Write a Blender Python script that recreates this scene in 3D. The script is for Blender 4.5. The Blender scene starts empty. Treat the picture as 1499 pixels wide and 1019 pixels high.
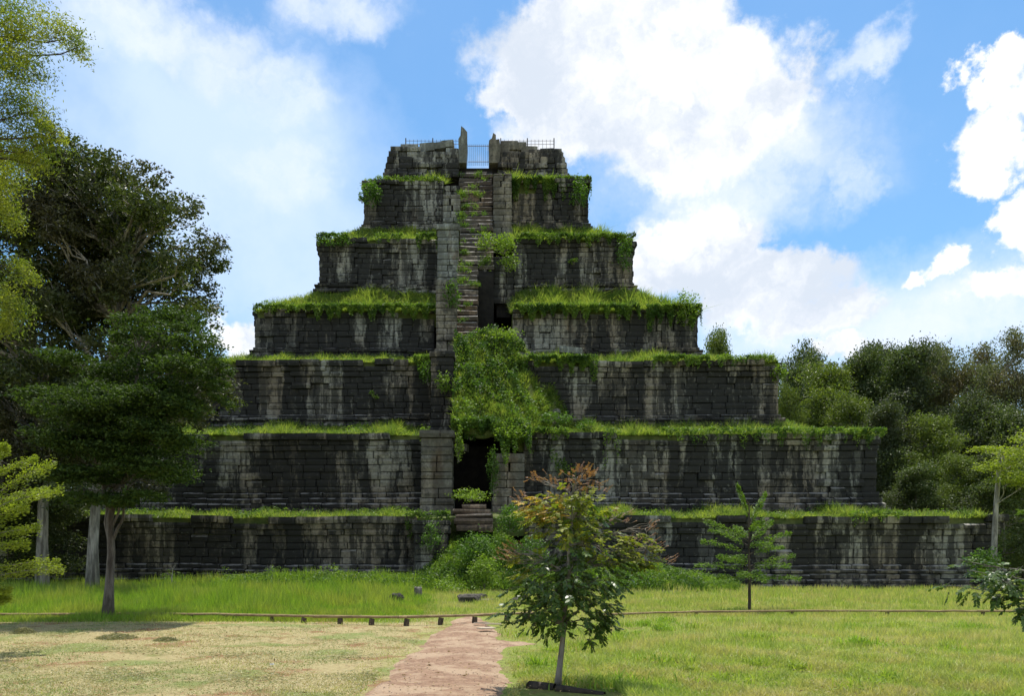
import bpy, math, random
import numpy as np
from mathutils import Vector

random.seed(7)
rng = np.random.default_rng(7)
S = bpy.context.scene
COL = S.collection
R = math.radians

# ------------------------------------------------------------------ camera, sky, sun, exposure
F, CX, HY, EYE = 1166.0, 697.0, 818.0, 1.75          # focal length and vanishing point measured in the photograph
cam_d = bpy.data.cameras.new('camera')
cam = bpy.data.objects.new('camera', cam_d)
COL.objects.link(cam)
cam.location = (0, 0, EYE)
cam.rotation_euler = (R(90), 0, 0)
cam_d.sensor_width = 36
cam_d.lens = F / 1499 * 36
cam_d.shift_x = (749.5 - CX) / 1499
cam_d.shift_y = (HY - 509.5) / 1499
cam_d.clip_end = 3000
S.camera = cam

S.view_settings.view_transform = 'Standard'
S.view_settings.look = 'None'
S.view_settings.gamma = 1
S.view_settings.use_curve_mapping = False
S.view_settings.exposure = 0.4

SUN_EL, SUN_ROT = R(74), R(14)                       # high sun, a little behind the pyramid
sd = Vector((math.sin(SUN_ROT) * math.cos(SUN_EL), math.cos(SUN_ROT) * math.cos(SUN_EL), math.sin(SUN_EL)))
sun_d = bpy.data.lights.new('sun', 'SUN')
sun_d.energy = 4.6
sun_d.angle = R(0.5)
sun_d.color = (1.0, 0.95, 0.86)
sun = bpy.data.objects.new('sun', sun_d)
COL.objects.link(sun)
sun.location = (0, 0, 60)
sun.rotation_euler = (-sd).to_track_quat('-Z', 'Y').to_euler()


class NT:
    """small helper to write node trees"""
    def __init__(s, tree):
        s.t = tree
    def n(s, typ, **kw):
        nd = s.t.nodes.new(typ)
        for k, v in kw.items():
            if k.startswith('i_'):
                k = k[2:]
                k = int(k) if k.isdigit() else k.replace('_', ' ')
                s.put(nd.inputs[k], v)
            else:
                setattr(nd, k, v)
        return nd
    def put(s, sock, v):
        if isinstance(v, bpy.types.NodeSocket):
            s.t.links.new(v, sock)
        elif isinstance(v, bpy.types.Node):
            s.t.links.new(v.outputs[0], sock)
        else:
            if sock.type == 'RGBA' and len(v) == 3:
                v = (*v, 1)
            sock.default_value = v
    def math(s, op, a, b=None, c=None, clamp=False):
        nd = s.t.nodes.new('ShaderNodeMath')
        nd.operation = op
        nd.use_clamp = clamp
        s.put(nd.inputs[0], a)
        if b is not None: s.put(nd.inputs[1], b)
        if c is not None: s.put(nd.inputs[2], c)
        return nd.outputs[0]
    def vm(s, op, a, b=None):
        nd = s.t.nodes.new('ShaderNodeVectorMath')
        nd.operation = op
        s.put(nd.inputs[0], a)
        if b is not None: s.put(nd.inputs[1], b)
        return nd.outputs['Value'] if op in ('LENGTH', 'DOT_PRODUCT') else nd.outputs[0]
    def noise(s, vec, scale=1, detail=4, rough=.55, dist=0):
        nd = s.t.nodes.new('ShaderNodeTexNoise')
        s.put(nd.inputs['Vector'], vec)
        nd.inputs['Scale'].default_value = scale
        nd.inputs['Detail'].default_value = detail
        nd.inputs['Roughness'].default_value = rough
        nd.inputs['Distortion'].default_value = dist
        return nd
    def ramp(s, v, lo, hi, a=0., b=1.):
        nd = s.t.nodes.new('ShaderNodeMapRange')
        nd.interpolation_type = 'SMOOTHSTEP'
        s.put(nd.inputs[0], v)
        for i, x in enumerate((lo, hi, a, b)): nd.inputs[i + 1].default_value = x
        return nd.outputs[0]
    def mix(s, f, a, b, mode='MIX'):
        nd = s.t.nodes.new('ShaderNodeMix')
        nd.data_type = 'RGBA'
        nd.blend_type = mode
        s.put(nd.inputs[0], f)
        s.put(nd.inputs[6], a)
        s.put(nd.inputs[7], b)
        return nd.outputs[2]


def build_world():
    w = bpy.data.worlds.new('World')
    S.world = w
    w.use_nodes = True
    t = w.node_tree
    t.nodes.clear()
    q = NT(t)
    out = q.n('ShaderNodeOutputWorld')
    bg = q.n('ShaderNodeBackground')
    bg.inputs['Strength'].default_value = 0.1
    t.links.new(bg.outputs[0], out.inputs[0])
    sky = q.n('ShaderNodeTexSky', sky_type='NISHITA', sun_disc=False)
    sky.sun_elevation = SUN_EL
    sky.sun_rotation = SUN_ROT
    sky.air_density = 1.35
    sky.dust_density = 0.25
    sky.ozone_density = 2.2
    tc = q.n('ShaderNodeTexCoord')
    d = tc.outputs['Generated']
    # soft turbulence that frays the cloud outlines
    wn = q.noise(d, 3.6, 6, .62)
    warp = q.vm('MULTIPLY', q.vm('SUBTRACT', wn.outputs['Color'], (.5, .5, .5)), (.24, .24, .17))
    wn2 = q.noise(d, 17, 9, .66)
    warp2 = q.vm('MULTIPLY', q.vm('SUBTRACT', wn2.outputs['Color'], (.5, .5, .5)), (.085, .085, .075))
    dw = q.vm('ADD', q.vm('ADD', d, warp), warp2)

    def blob(px, py, rx, ry):
        v = Vector(((px - CX) / F, 1, (HY - py) / F))
        L = v.length
        v.normalize()
        sub = q.vm('SUBTRACT', dw, tuple(v))
        sx, sz = rx / F / L, ry / F / L
        m = q.vm('MULTIPLY', sub, (1 / sx, 1 / (1.6 * max(sx, sz)), 1 / sz))
        return q.ramp(q.vm('LENGTH', m), 1.2, .35, 0, 1)

    def union(lst):
        acc = None
        for b in lst:
            acc = blob(*b) if acc is None else q.math('MAXIMUM', acc, blob(*b))
        return acc
    dense = union([(830, 75, 150, 75), (930, 60, 150, 80), (1030, 110, 150, 80), (1110, 130, 95, 70), (1010, 190, 170, 70),
                   (900, 160, 150, 70), (800, 130, 90, 50), (1000, 365, 105, 90), (1110, 420, 130, 55), (1210, 455, 85, 42),
                   (1490, 190, 75, 80), (1455, 240, 50, 50), (1495, 330, 45, 60), (1375, 400, 42, 24), (1470, 430, 55, 32),
                   (1255, 505, 45, 25), (335, 495, 60, 40), (1480, 110, 50, 40)])
    soft = union([(230, 45, 170, 55), (370, 120, 120, 45), (490, 20, 120, 45), (410, 280, 80, 60), (1060, 250, 230, 90),
                  (1270, 90, 60, 35), (1240, 260, 40, 60), (1000, 480, 330, 60), (1400, 470, 150, 60), (730, 330, 110, 90),
                  (430, 180, 90, 40)])
    veil = union([(300, 260, 370, 190), (520, 420, 380, 170), (120, 130, 200, 150), (1330, 480, 320, 120)])
    n3 = q.noise(dw, 5.5, 8, .6).outputs['Fac']
    n4 = q.noise(d, 2.2, 7, .6).outputs['Fac']
    fleck = q.noise(dw, 9, 7, .6).outputs['Fac']
    # scattered cloud everywhere else in the dome, the same kind as in view
    sepf = q.n('ShaderNodeSeparateXYZ', i_0=d)
    infront = q.ramp(q.vm('DOT_PRODUCT', d, (0.03, .93, .36)), .74, .86)
    other = q.math('MULTIPLY', q.ramp(q.noise(dw, 3.1, 6, .55).outputs['Fac'], .47, .56), q.math('SUBTRACT', 1, infront))
    a_dense = q.math('MAXIMUM', q.math('MULTIPLY', dense, q.ramp(fleck, .12, .42)), other)
    a_dense = q.ramp(a_dense, .12, .74)
    a_soft = q.math('MULTIPLY', soft, q.ramp(n3, .22, .62))
    a_veil = q.math('MULTIPLY', q.math('MAXIMUM', veil, .12), q.ramp(n4, .3, .66, .25, 1.))
    # brightness inside the clouds: sunlit tops, greyer undersides
    shade = q.noise(q.vm('ADD', dw, (0, 0, .05)), 6.5, 6, .55).outputs['Fac']
    white = q.mix(q.ramp(shade, .36, .58), (5.7, 6.3, 7.2), (8.9, 8.9, 9.0))
    blue = q.mix(1, q.vm('MULTIPLY', sky.outputs[0], (.64, 1.0, 1.2)), (1, 1, 1), 'MULTIPLY')
    c = q.mix(q.math('MULTIPLY', a_veil, .85), blue, (5.9, 7.1, 9.1))
    c = q.mix(q.math('MULTIPLY', a_soft, .8), c, (7.4, 7.9, 9.0))
    c = q.mix(a_dense, c, white)
    # paler near the horizon
    hz = q.ramp(sepf.outputs[2], .30, .04, 0, .5)
    c = q.mix(hz, c, (6.8, 7.6, 8.8))
    t.links.new(c, bg.inputs['Color'])
build_world()


# ------------------------------------------------------------------ materials
def mat(name):
    m = bpy.data.materials.new(name)
    m.use_nodes = True
    m.node_tree.nodes.clear()
    q = NT(m.node_tree)
    out = q.n('ShaderNodeOutputMaterial')
    return m, q, out


def m_leaf(name, a, b, trans=.38, patch=None, psc=.6, rough=.5, spec=.35):
    m, q, out = mat(name)
    g = q.n('ShaderNodeNewGeometry')
    oi = q.n('ShaderNodeObjectInfo')
    c = q.mix(g.outputs['Random Per Island'], a, b)
    if patch:
        n = q.noise(g.outputs['Position'], psc, 3, .6).outputs['Fac']
        c = q.mix(q.ramp(n, .42, .62), c, patch)
    v = q.noise(g.outputs['Position'], 2.3, 2, .5).outputs['Fac']
    k = q.math('MULTIPLY_ADD', v, .7, .65)
    c = q.vm('SCALE', c)
    c.node.inputs['Scale'].default_value = 1
    q.put(c.node.inputs['Scale'], k)
    p = q.n('ShaderNodeBsdfPrincipled', i_Base_Color=c, i_Roughness=rough)
    p.inputs['Specular IOR Level'].default_value = spec
    tr = q.n('ShaderNodeBsdfTranslucent', i_Color=q.vm('MULTIPLY', c, (1.25, 1.35, .6)))
    mx = q.n('ShaderNodeMixShader')
    mx.inputs[0].default_value = trans
    m.node_tree.links.new(p.outputs[0], mx.inputs[1])
    m.node_tree.links.new(tr.outputs[0], mx.inputs[2])
    m.node_tree.links.new(mx.outputs[0], out.inputs[0])
    return m


def m_stone(name, tint=(1, 1, 1), streak=1.0):
    m, q, out = mat(name)
    g = q.n('ShaderNodeNewGeometry')
    oi = q.n('ShaderNodeObjectInfo')
    P = g.outputs['Position']
    rnd = q.math('FRACT', q.math('ADD', g.outputs['Random Per Island'], oi.outputs['Random']))
    big = q.noise(P, .13, 3, .5).outputs['Fac']
    base = q.mix(q.ramp(big, .4, .62), (.285 * tint[0], .28 * tint[1], .24 * tint[2]), (.235 * tint[0], .195 * tint[1], .145 * tint[2]))
    grain = q.noise(P, 5, 8, .68).outputs['Fac']
    base = q.mix(q.ramp(grain, .3, .7), q.vm('MULTIPLY', base, (.72, .72, .72)), q.vm('MULTIPLY', base, (1.18, 1.18, 1.18)))
    base = q.vm('SCALE', base)
    q.put(base.node.inputs['Scale'], q.math('MULTIPLY_ADD', rnd, .34, .82))
    # rusty stains here and there
    rust = q.ramp(q.noise(q.vm('MULTIPLY', P, (.35, .35, .12)), 1.4, 5, .6).outputs['Fac'], .6, .7, 0, .55)
    base = q.mix(rust, base, (.14, .08, .04))
    # black algae running down in streaks
    wx = q.vm('MULTIPLY', q.vm('ADD', P, q.vm('MULTIPLY', q.noise(P, 1.1, 3, .6).outputs['Color'], (.55, .55, 1.0))), (.62, .62, .085))
    s1 = q.math('MULTIPLY', q.ramp(q.noise(wx, 1.0, 6, .66).outputs['Fac'], .43, .52), q.ramp(q.noise(P, 1.4, 5, .65).outputs['Fac'], .25, .42, .75, 1))
    wy = q.vm('MULTIPLY', q.vm('ADD', P, q.vm('MULTIPLY', q.noise(P, 2.5, 3, .6).outputs['Color'], (.2, .2, .6))), (2.2, 2.2, .12))
    s2 = q.ramp(q.noise(wy, 1.0, 5, .62).outputs['Fac'], .46, .55)
    s3 = q.ramp(q.noise(P, .9, 6, .7).outputs['Fac'], .50, .63)
    dark = q.math('MAXIMUM', q.math('MULTIPLY', s1, .97 * streak), q.math('MULTIPLY', s2, .8 * streak), clamp=True)
    dark = q.math('MAXIMUM', dark, q.math('MULTIPLY', s3, .75))
    base = q.mix(dark, base, (.024, .0235, .022))
    # pale lichen in spots on all faces
    lich = q.ramp(q.noise(P, 3.2, 7, .72).outputs['Fac'], .6, .68, 0, .4)
    base = q.mix(lich, base, (.24, .24, .21))
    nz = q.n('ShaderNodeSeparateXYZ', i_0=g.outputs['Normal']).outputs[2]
    up = q.math('MULTIPLY', q.ramp(nz, .35, .8), q.ramp(q.noise(P, 1.7, 4, .6).outputs['Fac'], .35, .6))  # upward faces painted paler, sunlight on the ledges put into the colour
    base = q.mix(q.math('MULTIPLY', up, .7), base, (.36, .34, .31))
    h = q.math('ADD', q.noise(P, 7, 8, .7).outputs['Fac'], q.math('MULTIPLY', q.noise(P, 1.8, 5, .6).outputs['Fac'], 1.4))
    bp = q.n('ShaderNodeBump', i_Height=h)
    bp.inputs['Strength'].default_value = .6
    bp.inputs['Distance'].default_value = .05
    p = q.n('ShaderNodeBsdfPrincipled', i_Base_Color=base, i_Roughness=.92, i_Normal=bp)
    p.inputs['Specular IOR Level'].default_value = .2
    m.node_tree.links.new(p.outputs[0], out.inputs[0])
    return m


def m_rough(name, a, b, sc=3, rough=.9, bump=.03, stretch=(1, 1, 1), c=None, csc=.4):
    m, q, out = mat(name)
    tc = q.n('ShaderNodeNewGeometry')
    P = q.vm('MULTIPLY', tc.outputs['Position'], stretch)
    n = q.noise(P, sc, 9, .68).outputs['Fac']
    col = q.mix(q.ramp(n, .32, .68), a, b)
    if c:
        col = q.mix(q.ramp(q.noise(P, csc, 6, .65).outputs['Fac'], .45, .6), col, c)
    bp = q.n('ShaderNodeBump', i_Height=n)
    bp.inputs['Strength'].default_value = .9
    bp.inputs['Distance'].default_value = bump
    p = q.n('ShaderNodeBsdfPrincipled', i_Base_Color=col, i_Roughness=rough, i_Normal=bp)
    p.inputs['Specular IOR Level'].default_value = .25
    m.node_tree.links.new(p.outputs[0], out.inputs[0])
    return m


def m_ground():
    m, q, out = mat('ground')
    g = q.n('ShaderNodeNewGeometry')
    P = g.outputs['Position']
    x = q.n('ShaderNodeSeparateXYZ', i_0=P)
    wob = q.math('MULTIPLY', q.math('SUBTRACT', q.noise(P, .5, 5, .6).outputs['Fac'], .5), 3.0)
    xx = q.math('ADD', x.outputs[0], wob)
    yy = q.math('ADD', x.outputs[1], wob)
    left = q.ramp(xx, -.4, -1.6)
    near = q.ramp(yy, 23.2, 21.6)
    dry = q.math('MULTIPLY', left, near)
    fine = q.noise(P, 9, 9, .75).outputs['Fac']
    med = q.noise(P, 1.1, 8, .65).outputs['Fac']
    straw = q.mix(q.ramp(fine, .3, .7), (.27, .215, .105), (.42, .36, .19))
    straw = q.mix(q.ramp(med, .5, .6), straw, (.25, .135, .075))
    straw = q.mix(q.ramp(q.noise(P, .55, 7, .6).outputs['Fac'], .5, .62), straw, (.20, .23, .08))
    green = q.mix(q.ramp(fine, .3, .7), (.13, .17, .035), (.27, .30, .08))
    green = q.mix(q.ramp(med, .5, .66), green, (.21, .19, .07))
    far = q.ramp(x.outputs[1], 60, 95)
    c = q.mix(dry, green, straw)
    c = q.mix(far, c, (.03, .042, .016))
    bp = q.n('ShaderNodeBump', i_Height=fine)
    bp.inputs['Distance'].default_value = .05
    p = q.n('ShaderNodeBsdfPrincipled', i_Base_Color=c, i_Roughness=.95, i_Normal=bp)
    p.inputs['Specular IOR Level'].default_value = .1
    m.node_tree.links.new(p.outputs[0], out.inputs[0])
    return m


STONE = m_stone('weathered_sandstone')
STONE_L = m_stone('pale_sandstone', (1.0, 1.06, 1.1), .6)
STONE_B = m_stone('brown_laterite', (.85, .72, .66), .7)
CORE = m_rough('void_shade_core', (.008, .007, .006), (.022, .019, .015), 2)  # near-black colour paints shade into the stair voids and block gaps
SOIL = m_rough('terrace_soil', (.06, .085, .02), (.14, .15, .045), 1.5, bump=.08)
BARK = m_rough('grey_bark', (.10, .085, .068), (.30, .27, .23), 3, stretch=(2.5, 2.5, .5), bump=.03)
BARK_P = m_rough('pale_bark', (.11, .10, .085), (.42, .39, .34), 2.2, stretch=(2.5, 2.5, .4), bump=.05)
BARK_M = m_rough('brown_grey_bark', (.055, .045, .036), (.19, .165, .14), 3, stretch=(2.5, 2.5, .5), bump=.03)
BARK_D = m_rough('dark_bark', (.035, .028, .022), (.10, .08, .06), 3, stretch=(2.5, 2.5, .5))
WOOD = m_rough('weathered_rail_wood', (.16, .11, .06), (.34, .25, .13), 5, stretch=(.6, 3, 3), bump=.01)
WOOD_D = m_rough('dark_post_wood', (.04, .03, .022), (.12, .09, .06), 8, stretch=(3, 3, .8), bump=.01)
LOG = m_rough('charred_log', (.018, .015, .012), (.07, .055, .04), 6, bump=.03)
BOARD = m_rough('bleached_board', (.42, .34, .24), (.62, .54, .42), 6, stretch=(.5, 4, 4), bump=.004)
IRON = m_rough('dark_iron', (.035, .033, .033), (.085, .07, .06), 8, rough=.6, bump=.003)
DIRT = m_rough('red_dirt', (.19, .112, .072), (.30, .195, .125), 9, bump=.05, c=(.35, .25, .165), csc=1.3)
ROCK = m_rough('dark_rock', (.03, .028, .024), (.13, .115, .095), 3, bump=.05)
LITTER = m_rough('pale_litter', (.7, .7, .68), (.8, .8, .78), 5)


# ------------------------------------------------------------------ mesh helpers
class MB:
    def __init__(s):
        s.v, s.q, s.t, s.n = [], [], [], 0
    def add(s, v, quads=None, tris=None):
        v = np.asarray(v, float).reshape(-1, 3)
        s.v.append(v)
        if quads is not None and len(quads): s.q.append(np.asarray(quads, np.int64).reshape(-1, 4) + s.n)
        if tris is not None and len(tris): s.t.append(np.asarray(tris, np.int64).reshape(-1, 3) + s.n)
        s.n += len(v)
    def mesh(s, name, material, smooth=False):
        me = bpy.data.meshes.new(name)
        V = np.concatenate(s.v)
        Q = np.concatenate(s.q) if s.q else np.zeros((0, 4), np.int64)
        T = np.concatenate(s.t) if s.t else np.zeros((0, 3), np.int64)
        me.vertices.add(len(V))
        me.vertices.foreach_set('co', V.astype(np.float32).ravel())
        me.loops.add(Q.size + T.size)
        me.loops.foreach_set('vertex_index', np.concatenate([Q.ravel(), T.ravel()]).astype(np.int32))
        me.polygons.add(len(Q) + len(T))
        ls = np.concatenate([np.arange(len(Q)) * 4, Q.size + np.arange(len(T)) * 3]).astype(np.int32)
        me.polygons.foreach_set('loop_start', ls)
        me.update(calc_edges=True)
        me.polygons.foreach_set('use_smooth', np.full(len(Q) + len(T), smooth))
        me.materials.append(material)
        return me
    def build(s, name, material, parent=None, smooth=False, kind=None, label=None, loc=None):
        if loc is not None:
            s.v = [v - np.asarray(loc, float) for v in s.v]
        o = bpy.data.objects.new(name, s.mesh(name, material, smooth))
        COL.objects.link(o)
        if parent: o.parent = parent
        if loc is not None: o.location = loc
        if kind: o['kind'] = kind
        if label: o['label'] = label
        return o


def thing(name, label, cat, loc=(0, 0, 0), group=None):
    o = bpy.data.objects.new(name, None)
    COL.objects.link(o)
    o.location = loc
    o['label'] = label
    o['category'] = cat
    if group: o['group'] = group
    return o


def tag(o, label, cat, group=None, kind=None):
    o['label'] = label
    o['category'] = cat
    if group: o['group'] = group
    if kind: o['kind'] = kind
    return o


def W(px, py, D):
    """a point measured in the photograph, put at its own distance"""
    return np.array([(px - CX) * D / F, D, EYE + (HY - py) * D / F])


BOXQ = [(0, 1, 2, 3), (7, 6, 5, 4), (0, 4, 5, 1), (1, 5, 6, 2), (2, 6, 7, 3), (3, 7, 4, 0)]
def box(mb, x0, x1, y0, y1, z0, z1, j=0.0):
    v = np.array([(x0, y0, z0), (x0, y0, z1), (x1, y0, z1), (x1, y0, z0), (x0, y1, z0), (x0, y1, z1), (x1, y1, z1), (x1, y1, z0)], float)
    if j: v += rng.uniform(-j, j, v.shape)
    mb.add(v, [tuple(reversed(f)) for f in BOXQ])


def tube(mb, pts, rad, sides=7, cap=True, flute=0):
    pts = np.asarray(pts, float)
    n = len(pts)
    rad = np.broadcast_to(np.asarray(rad, float), (n,))
    tan = np.gradient(pts, axis=0)
    tan /= np.linalg.norm(tan, axis=1)[:, None] + 1e-9
    ref = np.array([0, 0, 1.]) if abs(tan[:, 2]).mean() < .8 else np.array([1., 0, 0])
    a = np.cross(tan, ref); a /= np.linalg.norm(a, axis=1)[:, None] + 1e-9
    b = np.cross(tan, a)
    ang = np.arange(sides) / sides * 2 * np.pi
    rr = 1 + (flute * np.cos(ang * 5 + 1) if flute else 0 * ang)
    v = pts[:, None, :] + rad[:, None, None] * (a[:, None, :] * (np.cos(ang) * rr)[None, :, None] + b[:, None, :] * (np.sin(ang) * rr)[None, :, None])
    q = []
    for i in range(n - 1):
        for k in range(sides):
            q.append((i * sides + k, i * sides + (k + 1) % sides, (i + 1) * sides + (k + 1) % sides, (i + 1) * sides + k))
    v = v.reshape(-1, 3)
    t = []
    if cap:
        v = np.vstack([v, pts[-1:], pts[:1]])
        e = n * sides
        for k in range(sides):
            t.append(((n - 1) * sides + k, (n - 1) * sides + (k + 1) % sides, e))
            t.append(((k + 1) % sides, k, e + 1))
    mb.add(v, q, t)


def unit(v):
    return v / (np.linalg.norm(v, axis=-1, keepdims=True) + 1e-9)


def blades(mb, P, h, w, lean=.35, bend=False, lean_dir=None):
    """grass blades: one tapering triangle each, or two segments when bend"""
    P = np.asarray(P, float)
    n = len(P)
    if n == 0: return
    h = np.broadcast_to(h, (n,)) * rng.uniform(.6, 1.25, n)
    w = np.broadcast_to(w, (n,)) * rng.uniform(.7, 1.3, n)
    a = rng.uniform(0, 2 * np.pi, n)
    side = np.stack([np.cos(a), np.sin(a), np.zeros(n)], 1)
    l = rng.normal(0, lean, (n, 2))
    if lean_dir is not None: l = l + np.asarray(lean_dir)[None, :2]
    tip = P + np.stack([l[:, 0] * h, l[:, 1] * h, h * (1 - np.minimum(.6, .3 * (l ** 2).sum(1)))], 1)
    b0 = P - side * w[:, None] / 2
    b1 = P + side * w[:, None] / 2
    i = np.arange(n)
    if not bend:
        v = np.stack([b0, b1, tip], 1)
        mb.add(v, None, np.stack([i * 3, i * 3 + 1, i * 3 + 2], 1))
    else:
        mid = P * .5 + tip * .5 + np.stack([-l[:, 0] * h * .18, -l[:, 1] * h * .18, h * .12], 1)
        m0 = mid - side * w[:, None] * .36
        m1 = mid + side * w[:, None] * .36
        v = np.stack([b0, b1, m1, m0, tip], 1)
        mb.add(v, np.stack([i * 5, i * 5 + 1, i * 5 + 2, i * 5 + 3], 1), np.stack([i * 5 + 3, i * 5 + 2, i * 5 + 4], 1))


def leaves(mb, P, size, flat=.5, ratio=.5, droop=0., dirs=None):
    """leaf-shaped diamonds folded along the midrib"""
    P = np.asarray(P, float)
    n = len(P)
    if n == 0: return
    s = np.broadcast_to(size, (n,)) * rng.uniform(.6, 1.35, n)
    a = rng.normal(0, 1, (n, 3))
    a[:, 2] *= (1 - flat)
    a[:, 2] -= droop
    if dirs is not None: a = a * .5 + dirs * 1.2
    a = unit(a)
    r = rng.normal(0, 1, (n, 3))
    r[:, 2] *= (1 - flat)
    b = unit(np.cross(np.cross(a, r), a) + 1e-6)
    nn = np.cross(a, b)
    p0 = P - a * s[:, None] * .5
    p2 = P + a * s[:, None] * .5
    p1 = P + b * (s * ratio * .5)[:, None] + nn * (s * .08)[:, None]
    p3 = P - b * (s * ratio * .5)[:, None] + nn * (s * .08)[:, None]
    i = np.arange(n) * 4
    mb.add(np.stack([p0, p1, p2, p3], 1), None, np.concatenate([np.stack([i, i + 1, i + 2], 1), np.stack([i, i + 2, i + 3], 1)]))


def clump_points(c, r, n, sub=None, spread=.3):
    """points grouped round many small sprig centres inside an ellipsoid"""
    c = np.asarray(c, float)
    r = np.asarray(r, float)
    sub = sub or max(3, n // 28)
    d = unit(rng.normal(0, 1, (sub, 3)))
    rad = rng.uniform(.15, 1, sub) ** .5
    sc = d * rad[:, None]
    k = rng.integers(0, sub, n)
    return c + (sc[k] + rng.normal(0, spread, (n, 3)) * [1, 1, .7]) * r


def limb(mb, a, b, r0, r1, sag=.0, seg=6, wob=.05, sides=6):
    a, b = np.asarray(a, float), np.asarray(b, float)
    t = np.linspace(0, 1, seg)[:, None]
    L = np.linalg.norm(b - a)
    p = a + (b - a) * t
    p[:, 2] += (np.sin(t[:, 0] * np.pi) * sag * L)
    p[1:-1] += rng.normal(0, wob * L, (seg - 2, 3))
    tube(mb, p, np.linspace(r0, r1, seg), sides, cap=False)
    return p


def make_tree(name, label, cat, base, trunk_pts, r0, r1, clumps, n_leaf, size, leafmat, barkmat, group=None,
              sub=None, spread=.22, flat=.5, twigs=4, sides=9, flute=0, ratio=.5, limb_r=None, droop=0., extra=None, start=.35):
    base = np.asarray(base, float)
    t = thing(name, label, cat, tuple(base), group)
    tm = MB()
    trunk_pts = np.asarray(trunk_pts, float)
    n = len(trunk_pts)
    rad = np.linspace(r0, r1, n)
    rad[0] *= 1.35
    tube(tm, trunk_pts, rad, sides, cap=True, flute=flute)
    lm = MB()
    vol = np.array([np.prod(c[3:6]) ** (2 / 3) for c in clumps])
    cnt = (vol / vol.sum() * n_leaf).astype(int)
    for c, k in zip(clumps, cnt):
        cc = np.array(c[:3]); rr = np.array(c[3:6])
        lo = int(n * start)
        cand = trunk_pts[lo:]
        want = cc[2] - .5 * np.linalg.norm(cc[:2] - cand[-1][:2])
        j = int(np.argmin(abs(cand[:, 2] - want)))
        st = cand[j]
        lr = limb_r or r1 * .75
        p = limb(tm, st, cc - [0, 0, rr[2] * .3], lr, lr * .3, sag=.06, wob=.045)
        for _ in range(twigs):
            e = cc + unit(rng.normal(0, 1, 3)) * rr * .75
            limb(tm, p[rng.integers(2, 6)], e, lr * .32, lr * .08, sag=.05, seg=4, wob=.06, sides=4)
        P = clump_points(cc, rr, k, sub=sub, spread=spread)
        leaves(lm, P, size, flat=flat, ratio=ratio, droop=droop)
    tr = tm.build('trunk', barkmat, None, smooth=True)
    cr = lm.build('crown', leafmat)
    for o in (tr, cr):
        o.parent = t
        o.data.transform(__import__('mathutils').Matrix.Translation(-Vector(base)))
    return t


# ------------------------------------------------------------------ the ground
def ground_h(X, Y):
    return .05 * np.sin(X * .31 + 1) * np.sin(Y * .27) * np.clip((Y - 8) / 10, 0, 1)

gx = np.concatenate([np.linspace(-1400, -80, 12), np.linspace(-70, 70, 71), np.linspace(80, 1400, 12)])
gy = np.concatenate([np.linspace(-400, -10, 8), np.linspace(-6, 80, 60), np.linspace(90, 1700, 20)])
GX, GY = np.meshgrid(gx, gy)
mb = MB()
nx, ny = len(gx), len(gy)
gz = ground_h(GX, GY) * (np.abs(GX) < 60) * (GY < 60)
idx = np.arange(nx * ny).reshape(ny, nx)
mb.add(np.stack([GX, GY, gz], -1), np.stack([idx[:-1, :-1], idx[:-1, 1:], idx[1:, 1:], idx[1:, :-1]], -1))
mb.build('ground', m_ground(), kind='structure', smooth=True)

# path: trodden red dirt, irregular edges, 1 cm crown
PD = np.array([2, 6, 8.4, 10.15, 12.6, 15.46, 18.2, 21.7, 23.2])
PL = np.array([-2.0, -1.9, -1.72, -1.5, -1.36, -1.24, -1.05, -.72, -.5])
PR = np.array([.25, .3, .36, .42, .49, .56, .60, .40, .1])
def path_edges(y):
    l = np.interp(y, PD, PL) + .07 * np.sin(y * 1.3) + .03 * np.sin(y * 3.3 + 1) + .012 * np.sin(y * 9)
    r = np.interp(y, PD, PR) + .05 * np.sin(y * 1.6 + 2) + .03 * np.sin(y * 4.1) + .012 * np.sin(y * 10 + 1)
    r = r + .85 * np.exp(-((y - 16.6) / .42) ** 2)
    return l, r
ys = np.linspace(2, 23.2, 260)
l, r = path_edges(ys)
tt = np.linspace(0, 1, 13)
X = l[:, None] + (r - l)[:, None] * tt[None]
Y = np.repeat(ys[:, None], 13, 1)
Z = ground_h(X, Y) + .012 + .03 * np.sin(tt * np.pi)[None] + rng.normal(0, .004, X.shape)
Z += .012 * np.sin(X * 5 + Y * 1.3) * np.sin(Y * 3.7 + X) + .008 * np.sin(X * 11 - Y * 5)
Z[:, 0] -= .03; Z[:, -1] -= .03
mb = MB()
idx = np.arange(X.size).reshape(X.shape)
mb.add(np.stack([X, Y, Z], -1), np.stack([idx[:-1, :-1], idx[:-1, 1:], idx[1:, 1:], idx[1:, :-1]], -1))
mb.build('path', DIRT, kind='structure', smooth=True)

# ------------------------------------------------------------------ the stepped pyramid
YC = 78.2
# half width, foot z, top z, left and right edge of the stair channel
TIERS = [(30.9, 0.0, 4.3, -3.5, 2.9, 'lowest, widest tier with black streaks below a pale cornice'),
         (26.15, 4.7, 9.95, -3.5, 3.1, 'second tier with stepped courses of blocks at its foot'),
         (21.5, 11.0, 15.85, -3.2, 3.0, 'third tier with broad pale panels between black streaks'),
         (17.0, 17.0, 20.9, -3.2, 2.8, 'fourth tier under a thick bank of grass'),
         (12.84, 23.4, 28.0, -3.1, 3.1, 'fifth tier with pale panels and twin base mouldings'),
         (9.6, 29.9, 34.3, -2.8, 3.0, 'sixth tier overgrown on its right half'),
         (7.6, 35.3, 38.15, -1.5, 1.9, 'ruined top tier of loose blocks')]
pyr = thing('stepped_pyramid', 'seven-tiered ruined stone pyramid, streaked black and overgrown with grass on each terrace', 'pyramid', (0, YC, 0))


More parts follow.
